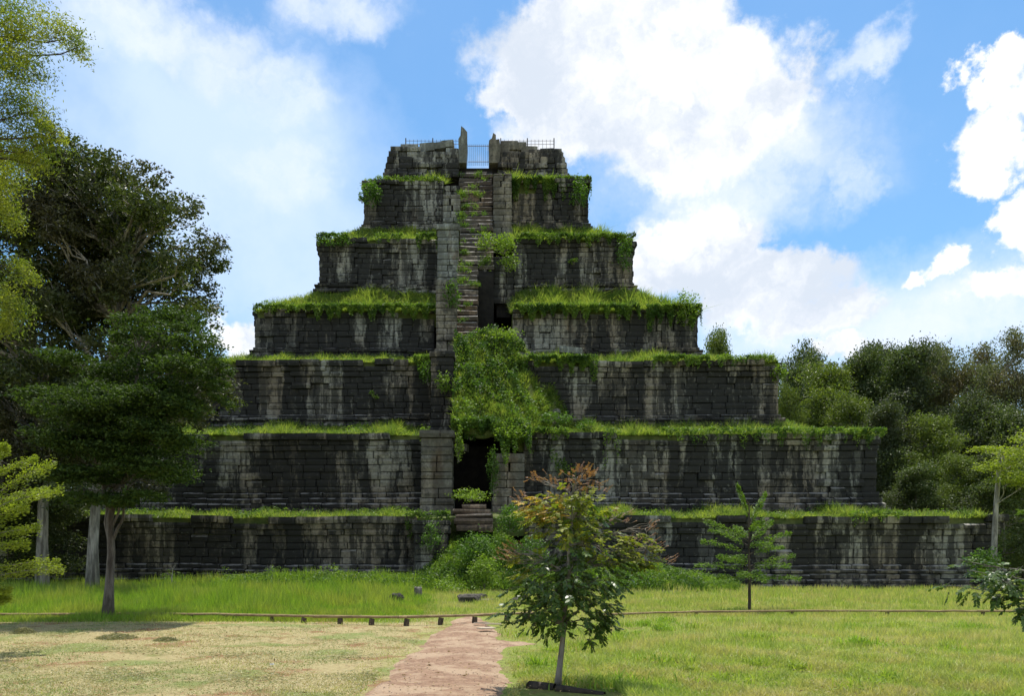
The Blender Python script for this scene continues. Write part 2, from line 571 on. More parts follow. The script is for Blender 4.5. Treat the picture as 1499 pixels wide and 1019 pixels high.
def par(o, p=pyr):
    """parent without moving: everything of the pyramid is modelled in world coordinates"""
    o.parent = p
    off = Vector(p.location)
    q_ = p.parent
    while q_:
        off += Vector(q_.location)
        q_ = q_.parent
    o.location = Vector(o.location) - off
    return o


def stone_unit(detail=True):
    """unit block: x -.5..+.5, z -.5..+.5, front at y=0 going back to y=1; rounded, uneven edges"""
    if detail:
        xs = np.array([-.493, -.43, .43, .493]); zs = np.array([-.488, 0, .488])
        v = []
        for k, z in enumerate(zs):
            for i, x in enumerate(xs):
                edge = i in (0, 3) or k != 1
                corner = i in (0, 3) and k != 1
                y = (.07 if corner else .035) if edge else .0
                v.append((x + random.uniform(-.012, .012), y + random.uniform(-.018, .018), z * (1 if k == 1 else random.uniform(.96, 1.0)) + random.uniform(-.012, .012)))
        q = [(k * 4 + i, k * 4 + i + 1, k * 4 + i + 5, k * 4 + i + 4) for k in range(2) for i in range(3)]
        ring = [0, 1, 2, 3, 7, 11, 10, 9, 8, 4]
        v2 = []
        for a in ring:
            x, y, z = v[a]
            v2.append((np.clip(x * 1.03, -.5, .5), 1.0, np.clip(z * 1.05, -.5, .5)))
        n = len(v)
        for a in range(10):
            b = (a + 1) % 10
            q.append((ring[b], ring[a], n + a, n + b))
        return np.array(v + v2, float), np.array(q)
    f = np.array([(-.45, 0, -.42), (.45, 0, -.42), (.45, 0, .42), (-.45, 0, .42)]) + rng.uniform(-.02, .02, (4, 3))
    m = np.array([(-.49, .12, -.48), (.49, .12, -.48), (.49, .12, .48), (-.49, .12, .48)])
    b = m.copy(); b[:, 1] = 1
    q = [(0, 1, 2, 3)]
    for o in (0, 4):
        for a in range(4):
            c = (a + 1) % 4
            q.append((o + c, o + a, o + 4 + a, o + 4 + c))
    return np.vstack([f, m, b]), np.array(q)

UNITS = [stone_unit(True) for _ in range(18)]
for i_ in range(10):      # blocks whose upper front edge has weathered round
    v_, q_ = stone_unit(True)
    for a_ in (8, 9, 10, 11):
        v_[a_][1] += random.uniform(.10, .24)
        v_[a_][2] = .49
    for a_ in (4, 5, 6, 7): v_[a_][2] += random.uniform(.12, .26)
    UNITS.append((v_, q_))
UNITS_S = [stone_unit(False) for _ in range(6)]
stones = []      # (pos centre-front, rotation angle, L, dep, H, variant, screen area, tier, simple, mat)

def add_stone(x, y, z, L, dep, H, ang=0., tier=0, simple=False, m=0, tilt=0., worn=False):
    D = max(y, 5)
    area = L * H / D / D
    if ang != 0: area = 0
    stones.append((x, y, z, ang, L, dep, H, random.randrange(18, 28) if worn else random.randrange(6 if simple else 18), area, tier, simple, m, tilt))


def course_profile(k, zf, zt):
    """list of (z0, z1, out, mean length, kind) from foot to top"""
    H = zt - zf
    out = []
    low = {0: [(.30, .62), (.28, .50), (.34, .30), (.22, .36), (.3, .12)],
           1: [(.34, .60), (.36, .42), (.36, .26), (.34, .14)],
           2: [(.30, .50), (.22, .34), (.22, .40), (.26, .16)],
           3: [(.30, .46), (.20, .32), (.20, .36), (.22, .12)],
           4: [(.30, .46), (.20, .30), (.20, .36), (.24, .12)],
           5: [(.34, .40), (.34, .26), (.3, .10)],
           6: [(.42, .62), (.44, .48)]}[k]
    high = {0: [(.36, .10), (.34, .20), (.44, .40)],
            1: [(.36, .08), (.34, .16), (.44, .34)],
            2: [(.36, .08), (.36, .18), (.44, .34)],
            3: [(.36, .08), (.30, .16)],
            4: [(.36, .08), (.36, .16), (.40, .28)],
            5: [(.36, .12), (.36, .22)],
            6: [(.42, .0)]}[k]
    z = zf
    for h, o in low:
        out.append((z, z + h, o, 'low')); z += h
    body = H - sum(a for a, _ in low) - sum(a for a, _ in high)
    n = max(1, round(body / (.44 if k != 6 else .5)))
    hs = np.array([random.uniform(.85, 1.2) for _ in range(n)])
    hs = hs / hs.sum() * body
    for i, h in enumerate(hs):
        o = 0
        if k == 6: o = .42 - .42 * i / n
        out.append((z, z + h, o, 'body')); z += h
    for h, o in high:
        out.append((z, z + h, o, 'high')); z += h
    return out


def pilaster(k, x, w):
    """the corners and a few bays stand a little proud"""
    a = abs(x)
    o = 0
    if a > w - 2.2 - .25 * (7 - k): o = .14
    elif k in (0, 1, 2) and abs(a - w * .58) < 1.3: o = .05
    return o


def course_x(x0, x1, mean):
    xs = [x0]
    while xs[-1] < x1 - mean * .5:
        xs.append(xs[-1] + random.uniform(.62, 1.5) * mean)
    if x1 - xs[-1] > mean * .5: xs.append(x1)
    else: xs[-1] = x1
    return xs

def sag(k, x):
    return .05 * math.sin(x * .21 + k * 1.3) + .025 * math.sin(x * .63 + k * 2.1)

for k, (w, zf, zt, xl, xr, lab) in enumerate(TIERS):
    yf = YC - w
    prof = course_profile(k, zf, zt)
    for ci, (z0, z1, o, kind) in enumerate(prof):
        H = z1 - z0
        for (a, b) in ((-w, xl), (xr, w)):
            a2 = a - (o if a == -w else 0) ; b2 = b + (o if b == w else 0)
            mean = {'low': 1.15, 'body': 1.0, 'high': 1.15}[kind] * (.85 if k > 3 else 1)
            xs = course_x(a2, b2, mean)
            for x0, x1 in zip(xs[:-1], xs[1:]):
                xm = (x0 + x1) / 2
                top = ci == len(prof) - 1
                if top and random.random() < (.07 if k != 6 else .3): continue
                if top and math.sin(xm * .83 + k * 2.3) * math.sin(xm * .37 + k) > .62: continue
                if top and abs(xm) > w - 1.2 and k in (1, 2, 3, 4): continue
                if ci >= len(prof) - 2 and k == 3 and random.random() < .25: continue
                if ci >= len(prof) - 3 and k == 5 and xm > 2.9 and random.random() < .45: continue
                jit = {'low': .03, 'body': .013, 'high': .03}[kind]
                out = o + pilaster(k, xm, w) + random.gauss(0, jit)
                if kind == 'body' and random.random() < .04: out += random.uniform(.04, .12)
                if kind == 'body' and random.random() < .03: out -= random.uniform(.05, .15)
                if k == 1 and kind == 'body' and ci < 7 and random.random() < .45: out += random.uniform(.05, .15)
                if k == 6: out += random.gauss(0, .09)
                gap = random.uniform(.006, .026) * (2 if k == 6 else 1)
                dz = random.uniform(-.012, .012) if not top else random.uniform(-.06, .05)
                tilt = random.gauss(0, .008 if k < 6 else .03)
                out += .06 * math.sin(xm * .35 + k * 1.7 + z0) + .04 * math.sin(xm * 1.1 + k)
                dz += sag(k, xm)
                add_stone(xm, yf - out, (z0 + z1) / 2 + dz, (x1 - x0) - gap, .75 + out, H - .018, 0, k, False, 0, tilt, kind == 'low' and ci > 0 and random.random() < .8 or random.random() < .02)
        # side faces
        for sgn in (-1, 1):
            xs = course_x(yf + .4, YC + w, 1.5)
            for y0, y1 in zip(xs[:-1], xs[1:]):
                ym = (y0 + y1) / 2
                out = o + (.14 if ym < yf + 3 else 0) + random.gauss(0, .03)
                L = y1 - y0 - .03
                stones.append((sgn * (w + out), ym, (z0 + z1) / 2, sgn * math.pi / 2, L, .7 + out, H - .025, random.randrange(6), 0, k, True, 0, 0))

# cheek pylons beside the stairs: x0,x1,yfront,ydepth,z0,z1,material,cap
PYLONS = [(-3.55, -1.6, 45.4, 3.0, 0, 3.95, 0, 1), (-3.48, -1.5, 50.2, 3.2, 4.5, 9.95, 1, 1), (1.1, 3.05, 50.2, 3.0, 4.5, 8.4, 1, 0),
          (-3.1, -1.55, 54.6, 3.4, 10.3, 16.05, 0, 1), (-3.0, -1.45, 59.4, 3.2, 16.4, 22.6, 1, 0),
          (-3.1, -1.4, 63.6, 3.2, 22.2, 28.5, 1, 1), (1.4, 3.0, 63.9, 3.0, 22.2, 26.0, 0, 0),
          (-2.8, -1.35, 66.9, 3.0, 28.6, 32.4, 1, 0), (-2.95, -1.42, 68.9, 2.0, 30.0, 34.1, 0, 0), (1.45, 3.0, 67.0, 3.2, 28.6, 34.2, 1, 0)]
for (x0, x1, y0, dep, z0, z1, mm, cap) in PYLONS:
    z = z0
    i = 0
    while z < z1 - .15:
        h = min(random.uniform(.42, .62), z1 - z)
        capz = cap and z > z1 - 1.0
        ow = .10 if capz else (.10 if i < 2 else 0)
        cut = [x0 - ow, x1 + ow] if (h > .52 and random.random() < .35) else [x0 - ow, x0 + (x1 - x0) * random.uniform(.35, .65), x1 + ow]
        erode = random.uniform(0, .12) if (z > z1 - 1.6 and not cap) else 0
        for a, b in zip(cut[:-1], cut[1:]):
            o = ow + random.gauss(0, .03)
            add_stone((a + b) / 2, y0 - o, z + h / 2, b - a - .035 - erode, 1.0 + o, h - .03, 0, 90 + mm, False, mm, random.gauss(0, .006))
        for sgn, xx in ((-1, x0), (1, x1)):
            nn = 3
            for q_ in range(nn):
                yy = y0 + .02 + (q_ + .5) * dep / nn
                stones.append((xx + sgn * (ow + random.uniform(-.02, .02)), yy, z + h / 2, sgn * math.pi / 2, dep / nn - .04, .5, h - .03, random.randrange(6), 0, 90 + mm, True, mm, 0))
        z += h
        i += 1

# broken landing of slabs at the foot of the upper stairs, on the first terrace
for (px0, px1, py0, py1, D) in ((662, 719, 745, 752, 46.6), (666, 722, 752, 758, 46.2), (664, 722, 758, 768, 46.0), (676, 712, 738, 745, 47.0), (668, 700, 768, 778, 45.8), (700, 722, 768, 780, 45.8)):
    a = W(px0, py1, D); b = W(px1, py0, D)
    add_stone((a[0] + b[0]) / 2, D, (a[2] + b[2]) / 2, b[0] - a[0], 1.4, b[2] - a[2] - .03, 0, 91, False, 2, random.gauss(0, .03))
# fallen blocks lying on the overgrown collapse
for (px, py, D, L, H) in ((705, 560, 54.6, .6, .35), (726, 575, 54.2, .5, .4), (714, 612, 52.9, .7, .4), (690, 585, 53.6, .5, .35), (755, 560, 55.2, .6, .35), (742, 618, 52.6, .6, .35), (820, 612, 54.2, .8, .35), (722, 512, 57.2, .7, .35), (795, 597, 55.2, 1.2, .35), (808, 603, 55.0, .9, .3), (780, 590, 55.6, .8, .4), (768, 520, 57.5, .9, .35), (835, 512, 56.6, 1.6, .45),
                          (766, 632, 51.0, .6, .6), (752, 600, 53.0, .6, .5), (735, 545, 56.0, .5, .6), (690, 620, 53.0, .8, .5), (678, 655, 52.5, .5, .5)):
    p = W(px, py, D)
    add_stone(p[0], D, p[2], L, .7, H, random.uniform(-.4, .4), 92, False, 1, random.gauss(0, .15))

stone_meshes = {}
def stone_mesh(simple, var, m):
    key = (simple, var, m)
    if key not in stone_meshes:
        v, q = (UNITS_S if simple else UNITS)[var]
        b_ = MB(); b_.add(v, q)
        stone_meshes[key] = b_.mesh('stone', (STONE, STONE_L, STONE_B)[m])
    return stone_meshes[key]

def stone_xf(s):
    x, y, z, ang, L, dep, H, var, area, k, simple, m, tilt = s
    v = (UNITS_S if simple else UNITS)[var][0] * [L, dep, H]
    if tilt:
        c, n_ = math.cos(tilt), math.sin(tilt)
        v = np.stack([v[:, 0] * c + v[:, 2] * n_, v[:, 1], -v[:, 0] * n_ + v[:, 2] * c], 1)
    c, n_ = math.cos(ang), math.sin(ang)
    v = np.stack([v[:, 0] * c - v[:, 1] * n_, v[:, 0] * n_ + v[:, 1] * c, v[:, 2]], 1)
    return v + [x, y, z]

# tier cores
tiers_o = []
for k, (w, zf, zt, xl, xr, lab) in enumerate(TIERS):
    yf = YC - w
    mb = MB()
    zb = zf - 2.5 if k else -.5
    d = .45
    top = zt - (.3 if k not in (3, 5) else .75)
    rec = 3.6 if k < 6 else 1.2
    yb = YC + w
    # U-shaped block with the stair channel let into its front
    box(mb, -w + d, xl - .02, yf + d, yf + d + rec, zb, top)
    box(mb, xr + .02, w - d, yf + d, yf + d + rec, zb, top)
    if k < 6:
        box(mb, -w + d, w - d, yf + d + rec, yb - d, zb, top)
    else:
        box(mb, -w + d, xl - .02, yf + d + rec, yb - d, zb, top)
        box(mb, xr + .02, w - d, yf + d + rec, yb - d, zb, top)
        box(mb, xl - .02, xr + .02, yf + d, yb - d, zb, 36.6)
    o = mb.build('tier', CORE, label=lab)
    par(o)
    tiers_o.append(o)

order = sorted(range(len(stones)), key=lambda i: -stones[i][8])
single = set(order[:290])
pylon_part = MB(); pylon_part.n = 0
rest = {0: MB(), 1: MB(), 2: MB()}
for i, s in enumerate(stones):
    x, y, z, ang, L, dep, H, var, area, k, simple, m, tilt = s
    if i in single:
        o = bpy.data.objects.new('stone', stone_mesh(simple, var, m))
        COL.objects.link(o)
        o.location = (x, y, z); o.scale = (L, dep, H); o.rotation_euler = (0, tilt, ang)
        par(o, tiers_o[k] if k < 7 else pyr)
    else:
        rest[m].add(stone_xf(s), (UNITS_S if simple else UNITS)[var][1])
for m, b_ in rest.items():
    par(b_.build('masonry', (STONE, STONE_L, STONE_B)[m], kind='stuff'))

# cores of the pylons
for (x0, x1, y0, dep, z0, z1, mm, cap) in PYLONS:
    mb = MB(); box(mb, x0 + .25, x1 - .25, y0 + .3, y0 + dep, z0 - 1, z1 - .25)
    par(mb.build('pylon', CORE))

# earth banked on every terrace, from the rim up to the foot of the tier above
def terrace_z(k, x, y):
    """height of the earth on terrace k at a point given by its inset from the rim"""
    w, zf, zt = TIERS[k][0], TIERS[k][1], TIERS[k][2]
    w2, zf2 = TIERS[k + 1][0], TIERS[k + 1][1]
    ins = w - np.maximum(np.abs(x), np.abs(y - YC))
    t = np.clip((ins - .3) / (w - w2 - .3), 0, 1)
    t = t * t * (3 - 2 * t) * .35 + t * .65
    wob = .10 * np.sin(x * .9 + k) + .07 * np.sin(x * 2.3 + k * 2) + .05 * np.sin(y * 1.7)
    return zt - .12 + (zf2 - zt + .25) * t + wob * np.minimum(1, ins * 2)

for k in range(6):
    w, w2 = TIERS[k][0], TIERS[k + 1][0]
    mb = MB()
    ins = np.linspace(.12, w - w2 + .5, 7)
    for side in range(4):
        n = int(w * 4)
        rows = []
        for ri, a in enumerate([.3] + list(ins)):
            e = np.linspace(-(w - a), (w - a), n)
            if side == 0: x, y = e, np.full(n, YC - (w - a))
            elif side == 1: x, y = np.full(n, w - a), YC + e
            elif side == 2: x, y = -e, np.full(n, YC + (w - a))
            else: x, y = np.full(n, -(w - a)), YC - e
            zz = terrace_z(k, x, y) - (1.1 if ri == 0 else 0)
            rows.append(np.stack([x, y, zz], 1))
        V = np.array(rows)
        idx = np.arange(len(V) * n).reshape(len(V), n)
        Q = np.stack([idx[:-1, :-1], idx[:-1, 1:], idx[1:, 1:], idx[1:, :-1]], -1)
        if side == 0 and k > 0:
            xm = (V[:-1, :-1, 0] + V[1:, 1:, 0]) / 2
            Q = Q[(xm < TIERS[k][3] + .2) | (xm > TIERS[k][4] - .2)]
        mb.add(V, Q)
    par(mb.build('terrace', SOIL, smooth=True))

# the stairs: one object per tread
stair = MB(); box(stair, -1.45, 1.3, 61.5, 64.3, 16, 21.0)
# carrying slope under the steps
def wedge(mb, x0, x1, ya, za, yb, zb, zlow):
    v = np.array([(x0, ya, zlow), (x1, ya, zlow), (x1, ya, za), (x0, ya, za), (x0, yb, zlow), (x1, yb, zlow), (x1, yb, zb), (x0, yb, zb)], float)
    mb.add(v, [(0, 1, 2, 3), (5, 4, 7, 6), (4, 0, 3, 7), (1, 5, 6, 2), (3, 2, 6, 7), (4, 5, 1, 0)])
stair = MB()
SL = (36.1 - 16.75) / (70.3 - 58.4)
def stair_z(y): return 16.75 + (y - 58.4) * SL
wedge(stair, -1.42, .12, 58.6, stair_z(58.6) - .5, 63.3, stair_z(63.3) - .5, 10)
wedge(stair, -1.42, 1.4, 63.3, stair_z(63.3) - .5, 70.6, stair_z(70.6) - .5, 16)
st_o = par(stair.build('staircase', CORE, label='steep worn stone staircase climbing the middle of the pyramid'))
ns = 39
for i in range(ns):
    y = 58.4 + i * (70.3 - 58.4) / ns
    z = stair_z(y)
    lowr = y < 63.3
    x0, x1 = -1.48, (.15 if lowr else 1.42)
    if not lowr and i % 3 == 2: cut = [x0, random.uniform(-.3, .5), x1]
    else: cut = [x0, x1]
    for a, b in zip(cut[:-1], cut[1:]):
        v, q = UNITS[random.randrange(18)]
        o = bpy.data.objects.new('step', stone_mesh(False, random.randrange(18, 28), 2))
        COL.objects.link(o)
        o.location = ((a + b) / 2 + random.uniform(-.06, .06), y + random.uniform(-.1, .1), z - .12 + random.uniform(-.06, .05))
        o.scale = (b - a - .02, .95, .40)
        o.rotation_euler = (random.gauss(0, .04), random.gauss(0, .03), random.gauss(0, .04))
        par(o, st_o)

# door jambs standing on the summit
def slab(name, outline, D, dep, m, label=None):
    mb = MB()
    pts = np.array([W(px, py, D) for px, py in outline])
    n = len(pts)
    back = pts + [0, dep, 0]
    back[:, 0] += rng.uniform(-.04, .04, n)
    c = pts.mean(0); cf = c - [0, .06, 0]
    V = np.vstack([pts, back, [cf], [c + [0, dep, 0]]])
    q = [(i, (i + 1) % n, n + (i + 1) % n, n + i) for i in range(n)]
    t = [((i + 1) % n, i, 2 * n) for i in range(n)] + [(n + i, n + (i + 1) % n, 2 * n + 1) for i in range(n)]
    mb.add(V, q, t)
    o = mb.build(name, m, label=label)
    return par(o)
slab('door_jamb', [(672, 238), (671, 203), (674, 198), (675, 184), (679, 187), (684, 193), (684, 215), (683, 238)], 70.2, 1.0, STONE_L, 'taller pointed slab left of the summit gate')
slab('door_jamb', [(716, 238), (716, 205), (720, 202), (722, 194), (726, 197), (726, 204), (731, 203), (733, 216), (731, 238)], 70.2, 1.0, STONE_L, 'shorter broken slab right of the summit gate')
# loose blocks heaped along the summit
for (px, py, w_, h_) in ((600, 216, 26, 12), (625, 214, 22, 12), (641, 212, 22, 10), (655, 209, 18, 10), (662, 222, 18, 12), (612, 226, 30, 12), (745, 212, 26, 13), (760, 213, 22, 12),
                         (775, 219, 24, 12), (790, 223, 20, 10), (806, 224, 16, 12), (748, 226, 26, 12), (738, 221, 16, 14)):
    p = W(px, py, 70.9)
    v, q = UNITS[random.randrange(18)]
    o = bpy.data.objects.new('stone', stone_mesh(False, random.randrange(18), 1))
    COL.objects.link(o)
    o.location = tuple(p); o.scale = (w_ * 70.9 / F, .9, h_ * 70.9 / F); o.rotation_euler = (0, random.gauss(0, .05), random.gauss(0, .1))
    par(o)

# overgrown collapse spilling from the fourth terrace down past the third tier
def mound_z(x, y):
    z = 10.4 + (y - 51.6) * 1.12
    z = np.minimum(z, 17.7 + .08 * np.sin(x * 2))
    z = z - np.clip(x - 2.4, 0, 99) * .98 + .42 * np.sin(x * 1.9 + y * .8) * np.sin(y * 1.6 + x * .3) + .2 * np.sin(x * 3.7 - y * 2) + .12 * np.sin(x * 6.3 + y * 3.1)
    return z
xs = np.linspace(-1.55, 9, 34); ysm = np.linspace(51.4, 60.2, 30)
MX, MY = np.meshgrid(xs, ysm)
MY = np.where(MX > 2.9, np.maximum(MY, 52.5), MY)
MZ = np.maximum(mound_z(MX, MY), 9.7)
mb = MB()
idx = np.arange(MX.size).reshape(MX.shape)
top = np.stack([MX, MY, MZ], -1).reshape(-1, 3)
bot = top.copy(); bot[:, 2] = np.minimum(bot[:, 2] - .6, 16)
bot[:, 2] = np.maximum(bot[:, 2], 9.5)
N_ = len(top)
Q1 = np.stack([idx[:-1, :-1], idx[:-1, 1:], idx[1:, 1:], idx[1:, :-1]], -1).reshape(-1, 4)
ring = list(idx[0, :]) + list(idx[1:, -1]) + list(idx[-1, -2::-1]) + list(idx[-2:0:-1, 0])
Q3 = [(ring[i], N_ + ring[i], N_ + ring[(i + 1) % len(ring)], ring[(i + 1) % len(ring)]) for i in range(len(ring))]
mb.add(np.vstack([top, bot]), np.vstack([Q1, Q1[:, ::-1] + N_, Q3]))
par(mb.build('collapsed_rubble', SOIL, smooth=True))

# bank of earth and rubble at the foot of the stairs
def bank_z(x, y):
    a = 2.9 * np.exp(-((x - .3) / 2.9) ** 4) * np.clip((y - 41.5) / 5.2, 0, 1) ** 1.1
    b = 1.15 * np.exp(-((x - 8.5) / 4.2) ** 2) * np.exp(-((y - 43.5) / 2.6) ** 2)
    c = .55 * np.exp(-((x + 8) / 9) ** 2) * np.exp(-((y - 44.6) / 2.4) ** 2)
    return a + b + c + .03 * np.sin(x * 3) * np.sin(y * 2)
xs = np.linspace(-26, 18, 90); ysm = np.linspace(39, 48.6, 28)
MX, MY = np.meshgrid(xs, ysm)
mb = MB()
idx = np.arange(MX.size).reshape(MX.shape)
mb.add(np.stack([MX, MY, bank_z(MX, MY) - .03], -1), np.stack([idx[:-1, :-1], idx[:-1, 1:], idx[1:, 1:], idx[1:, :-1]], -1))
mb.build('earth_bank', SOIL, kind='structure', smooth=True)

# iron railing and gate on the summit
rl = thing('iron_railing', 'thin dark iron railing round the summit of the pyramid', 'railing', (0, 71.2, 38.5))
def rail_run(pa, pb, y, zb, zt, nb, posts):
    xa, xb = (pa - CX) * y / F, (pb - CX) * y / F
    zh = [zt - .12, zt - .42, zb + .25]
    for z in zh:
        mb = MB(); tube(mb, [(xa, y, z), (xb, y, z)], .022, 5); par(mb.build('rail', IRON), rl)
    for i in range(nb):
        x = xa + (xb - xa) * i / (nb - 1)
        post = i in posts
        mb = MB(); tube(mb, [(x, y, zb), (x, y, zt + (.12 if post else 0))], .05 if post else .016, 5); par(mb.build('post' if post else 'bar', IRON), rl)
rail_run(594, 673, 71.4, 37.8, 39.35, 15, (0, 7, 14))
rail_run(733, 811, 71.4, 37.8, 39.35, 15, (0, 7, 14))
gt = thing('iron_gate', 'small dark barred iron gate between the two standing slabs at the summit', 'gate', (0, 70.6, 37))
xa, xb = (685 - CX) * 70.6 / F, (717 - CX) * 70.6 / F
for z in (36.95, 38.35):
    mb = MB(); tube(mb, [(xa, 70.6, z), (xb, 70.6, z)], .03, 5); par(mb.build('rail', IRON), gt)
for i in range(12):
    x = xa + (xb - xa) * i / 11
    mb = MB(); tube(mb, [(x, 70.6, 36.6), (x, 70.6, 38.5)], .02, 5); par(mb.build('bar', IRON), gt)

# end of the wooden visitors' stair behind the right edge of the sixth tier
ws = thing('wooden_stair', 'grey timber visitor stair just showing behind the right end of the sixth tier', 'stairway', (10.3, 74, 28.6))
for dx in (0, .75):
    mb = MB(); limb(mb, (9.7 + dx, 73.6, 28.4), (9.7 + dx, 73.6, 31.6 - dx * .3), .06, .06, wob=0); par(mb.build('post', BARK), ws)
for i in range(5):
    z = 28.9 + i * .42
    mb = MB(); box(mb, 9.6, 10.6, 73.55, 73.9, z, z + .06); par(mb.build('step', WOOD), ws)
mb = MB(); limb(mb, (9.5, 73.5, 31.9), (10.9, 73.5, 29.3), .05, .05, wob=0); par(mb.build('handrail', BARK), ws)

# ------------------------------------------------------------------ grass
G_TER = m_leaf('terrace_grass', (.13, .20, .035), (.33, .37, .09), .48, patch=(.10, .16, .035), psc=.9)
G_TALL = m_leaf('tall_grass', (.15, .27, .03), (.28, .38, .05), .5, patch=(.30, .34, .07), psc=.35)
G_LAWN = m_leaf('lawn_grass', (.19, .28, .05), (.42, .46, .12), .45, patch=(.46, .41, .18), psc=.75)
G_DRY = m_leaf('dry_grass', (.36, .32, .15), (.52, .46, .26), .25, patch=(.24, .28, .10), psc=.6)
G_WEED = m_leaf('weed_leaves', (.09, .17, .025), (.21, .30, .045), .45, patch=(.06, .12, .02), psc=.8)
G_VINE = m_leaf('vine_leaves', (.04, .085, .015), (.12, .19, .03), .35)

def chan(k, x):
    """true where a terrace is interrupted by the stair channel"""
    return (x > TIERS[k][3] + .1) & (x < TIERS[k][4] - .1)

TG = [(.36, 42000), (.42, 42000), (.44, 36000), (.56, 38000), (.42, 26000), (.40, 18000)]
dry = MB(); herb = MB()
for k, (hh, nb) in enumerate(TG):
    w, w2 = TIERS[k][0], TIERS[k + 1][0]
    mb = MB()
    # front
    x = rng.uniform(-w - .1, w + .1, nb)
    ins = (rng.uniform(0, 1, nb) ** 1.35) * (w - w2 - .1) + .0
    y = YC - (w - ins)
    keep = (np.abs(x) < w - ins + .05) & ~chan(k, x)
    # uneven growth
    g = .55 + .45 * np.sin(x * .7 + k) * np.sin(x * 1.9 + k * 3) + .3 * np.sin(x * 5.1)
    keep &= rng.uniform(0, 1, nb) < np.clip(g + .45, .15, 1)
    x, y, ins = x[keep], y[keep], ins[keep]
    z = terrace_z(k, x, y) - .03
    hl = hh * np.clip(.65 + .5 * np.sin(x * .5 + k * 2) * np.sin(x * 1.3) + .25 * np.sin(x * 4.3) + .15 * np.sin(x * 9.), .5, 1.15)
    hl = hl * np.where(x > 3, 1.35, 1.0)
    blades(mb, np.stack([x, y, z], 1), hl * 1.25, .045 + .0005 * y, .75, lean_dir=(0, -.2))
    kd = (rng.uniform(0, 1, len(x)) < .035) & (np.sin(x * 1.7 + k * 2) > -.2)
    blades(dry, np.stack([x, y, z], 1)[kd], hl[kd] * 1.7, .035, .5)
    kl = rng.uniform(0, 1, len(x)) < .10 + .22 * (np.sin(x * .8 + k * 1.9) > .3)
    leaves(herb, np.stack([x, y, z + rng.uniform(.05, .4, len(x))], 1)[kl], .15, flat=.4)
    # sides
    for sg in (-1, 1):
        n2 = nb // 4
        yy = rng.uniform(YC - w, YC + w * .4, n2)
        ii = rng.uniform(0, 1, n2) ** 1.3 * (w - w2 - .2) + .05
        xx = sg * (w - ii)
        kk = np.abs(yy - YC) < w - ii
        xx, yy = xx[kk], yy[kk]
        blades(mb, np.stack([xx, yy, terrace_z(k, xx, yy) - .03], 1), hh * .9, .07, .5)
    o = mb.build('terrace_grass', G_TER)
    tag(o, ['long grass along the lowest terrace of the pyramid', 'long grass along the second terrace of the pyramid', 'long grass along the third terrace of the pyramid',
            'thick bank of long grass along the fourth terrace', 'grass along the fifth terrace of the pyramid', 'grass along the sixth terrace below the summit'][k], 'grass', kind='stuff')

tag(dry.build('dry_stalks', G_DRY), 'dry straw-coloured stalks among the grass on the pyramid terraces', 'grass', kind='stuff')
tag(herb.build('terrace_herbs', G_WEED), 'broad-leaved herbs among the grass on the pyramid terraces', 'herbs', kind='stuff')

# weeds draping over the rims (x range in m, drop, density)
DR = [(5, 3.0, 9.9, 2.0, 7000), (5, -8.5, -3.0, .5, 800), (4, 3.3, 9, .9, 2200), (4, 9, 13, 1.0, 1800), (4, -4.9, -3.1, 1.4, 900), (4, -8.2, -6.0, .7, 500), (4, -13, -10.4, .9, 1500),
      (3, -13, -3.1, 1.1, 6500), (3, 2.9, 12.5, 1.15, 7000), (3, 13.0, 17.2, 1.9, 4500), (3, -17.0, -13, .6, 1200), (2, 2.9, 8, 1.0, 3000), (2, 6.0, 8.6, 1.7, 1600), (2, 12.5, 16.5, .8, 1800),
      (2, -4.4, -3.0, 1.6, 1000), (2, 17, 21, .7, 900), (1, 12, 19.5, 1.1, 1500), (1, 8.2, 9.4, 2.5, 260), (1, 19.5, 25.5, 1.3, 1800), (1, 25, 26.5, 1.0, 500), (1, 3, 6, .7, 1200),
      (0, -4.2, -1.5, 2.2, 1200), (0, 22, 25, .8, 500), (0, 3, 8, .9, 1500), (1, -3.6, -3.0, 3.0, 400)]
mb = MB()
for (k, x0, x1, drop, n) in DR:
    w = TIERS[k][0]
    x = rng.uniform(x0, x1, n)
    prof_ = np.clip(.5 + .5 * np.sin(x * 1.3 + k * 2 + x0) * np.sin(x * 3.1 + 1) + .35 * np.sin(x * 7.7), .05, 1)
    dz = rng.uniform(0, 1, n) ** 1.5 * drop * prof_
    y = YC - w - .35 - rng.uniform(0, .35, n) + .1 * dz
    z = TIERS[k][2] + .2 - dz + rng.normal(0, .07, n)
    if k == 5: y = y + .25
    leaves(mb, np.stack([x, y, z], 1), .16, flat=.2, ratio=.5, droop=.5)
tag(mb.build('creeper_foliage', G_WEED), 'green creepers and weeds hanging over the rims of the pyramid terraces', 'creeper', kind='stuff')

# growth over the collapse
mb = MB()
n = 60000
x = rng.uniform(-1.5, 8.8, n); y = rng.uniform(51.4, 60.2, n)
z = mound_z(x, y)
k_ = (z > 9.6) & (np.sin(x * 3.1 + y) * np.sin(y * 2.3 - x * .8) + .5 * np.sin(x * 7.1) < rng.uniform(.1, 1.1, n))
x, y, z = x[k_], y[k_], z[k_]
blades(mb, np.stack([x, y, z - .05], 1), .42, .07, .6, lean_dir=(0, -.3))
tag(mb.build('slope_grass', G_TER), 'grass covering the collapsed slope right of the lower stairs', 'grass', kind='stuff')
mb = MB()
n = 22000
x = rng.uniform(-1.6, 6.5, n); y = rng.uniform(51.2, 59.2, n)
kk = np.sin(x * 2.2 + y * .4) * np.sin(y * 1.7 + x * .5) > rng.uniform(-.5, .5, n)
x, y = x[kk], y[kk]; n = len(x)
z = mound_z(x, y) + rng.uniform(-.1, .9, n)
leaves(mb, np.stack([x, y, z], 1), .17, flat=.4)
n = 15000
x = rng.uniform(-1.6, 3.6, n); y = rng.uniform(53.2, 58.6, n)
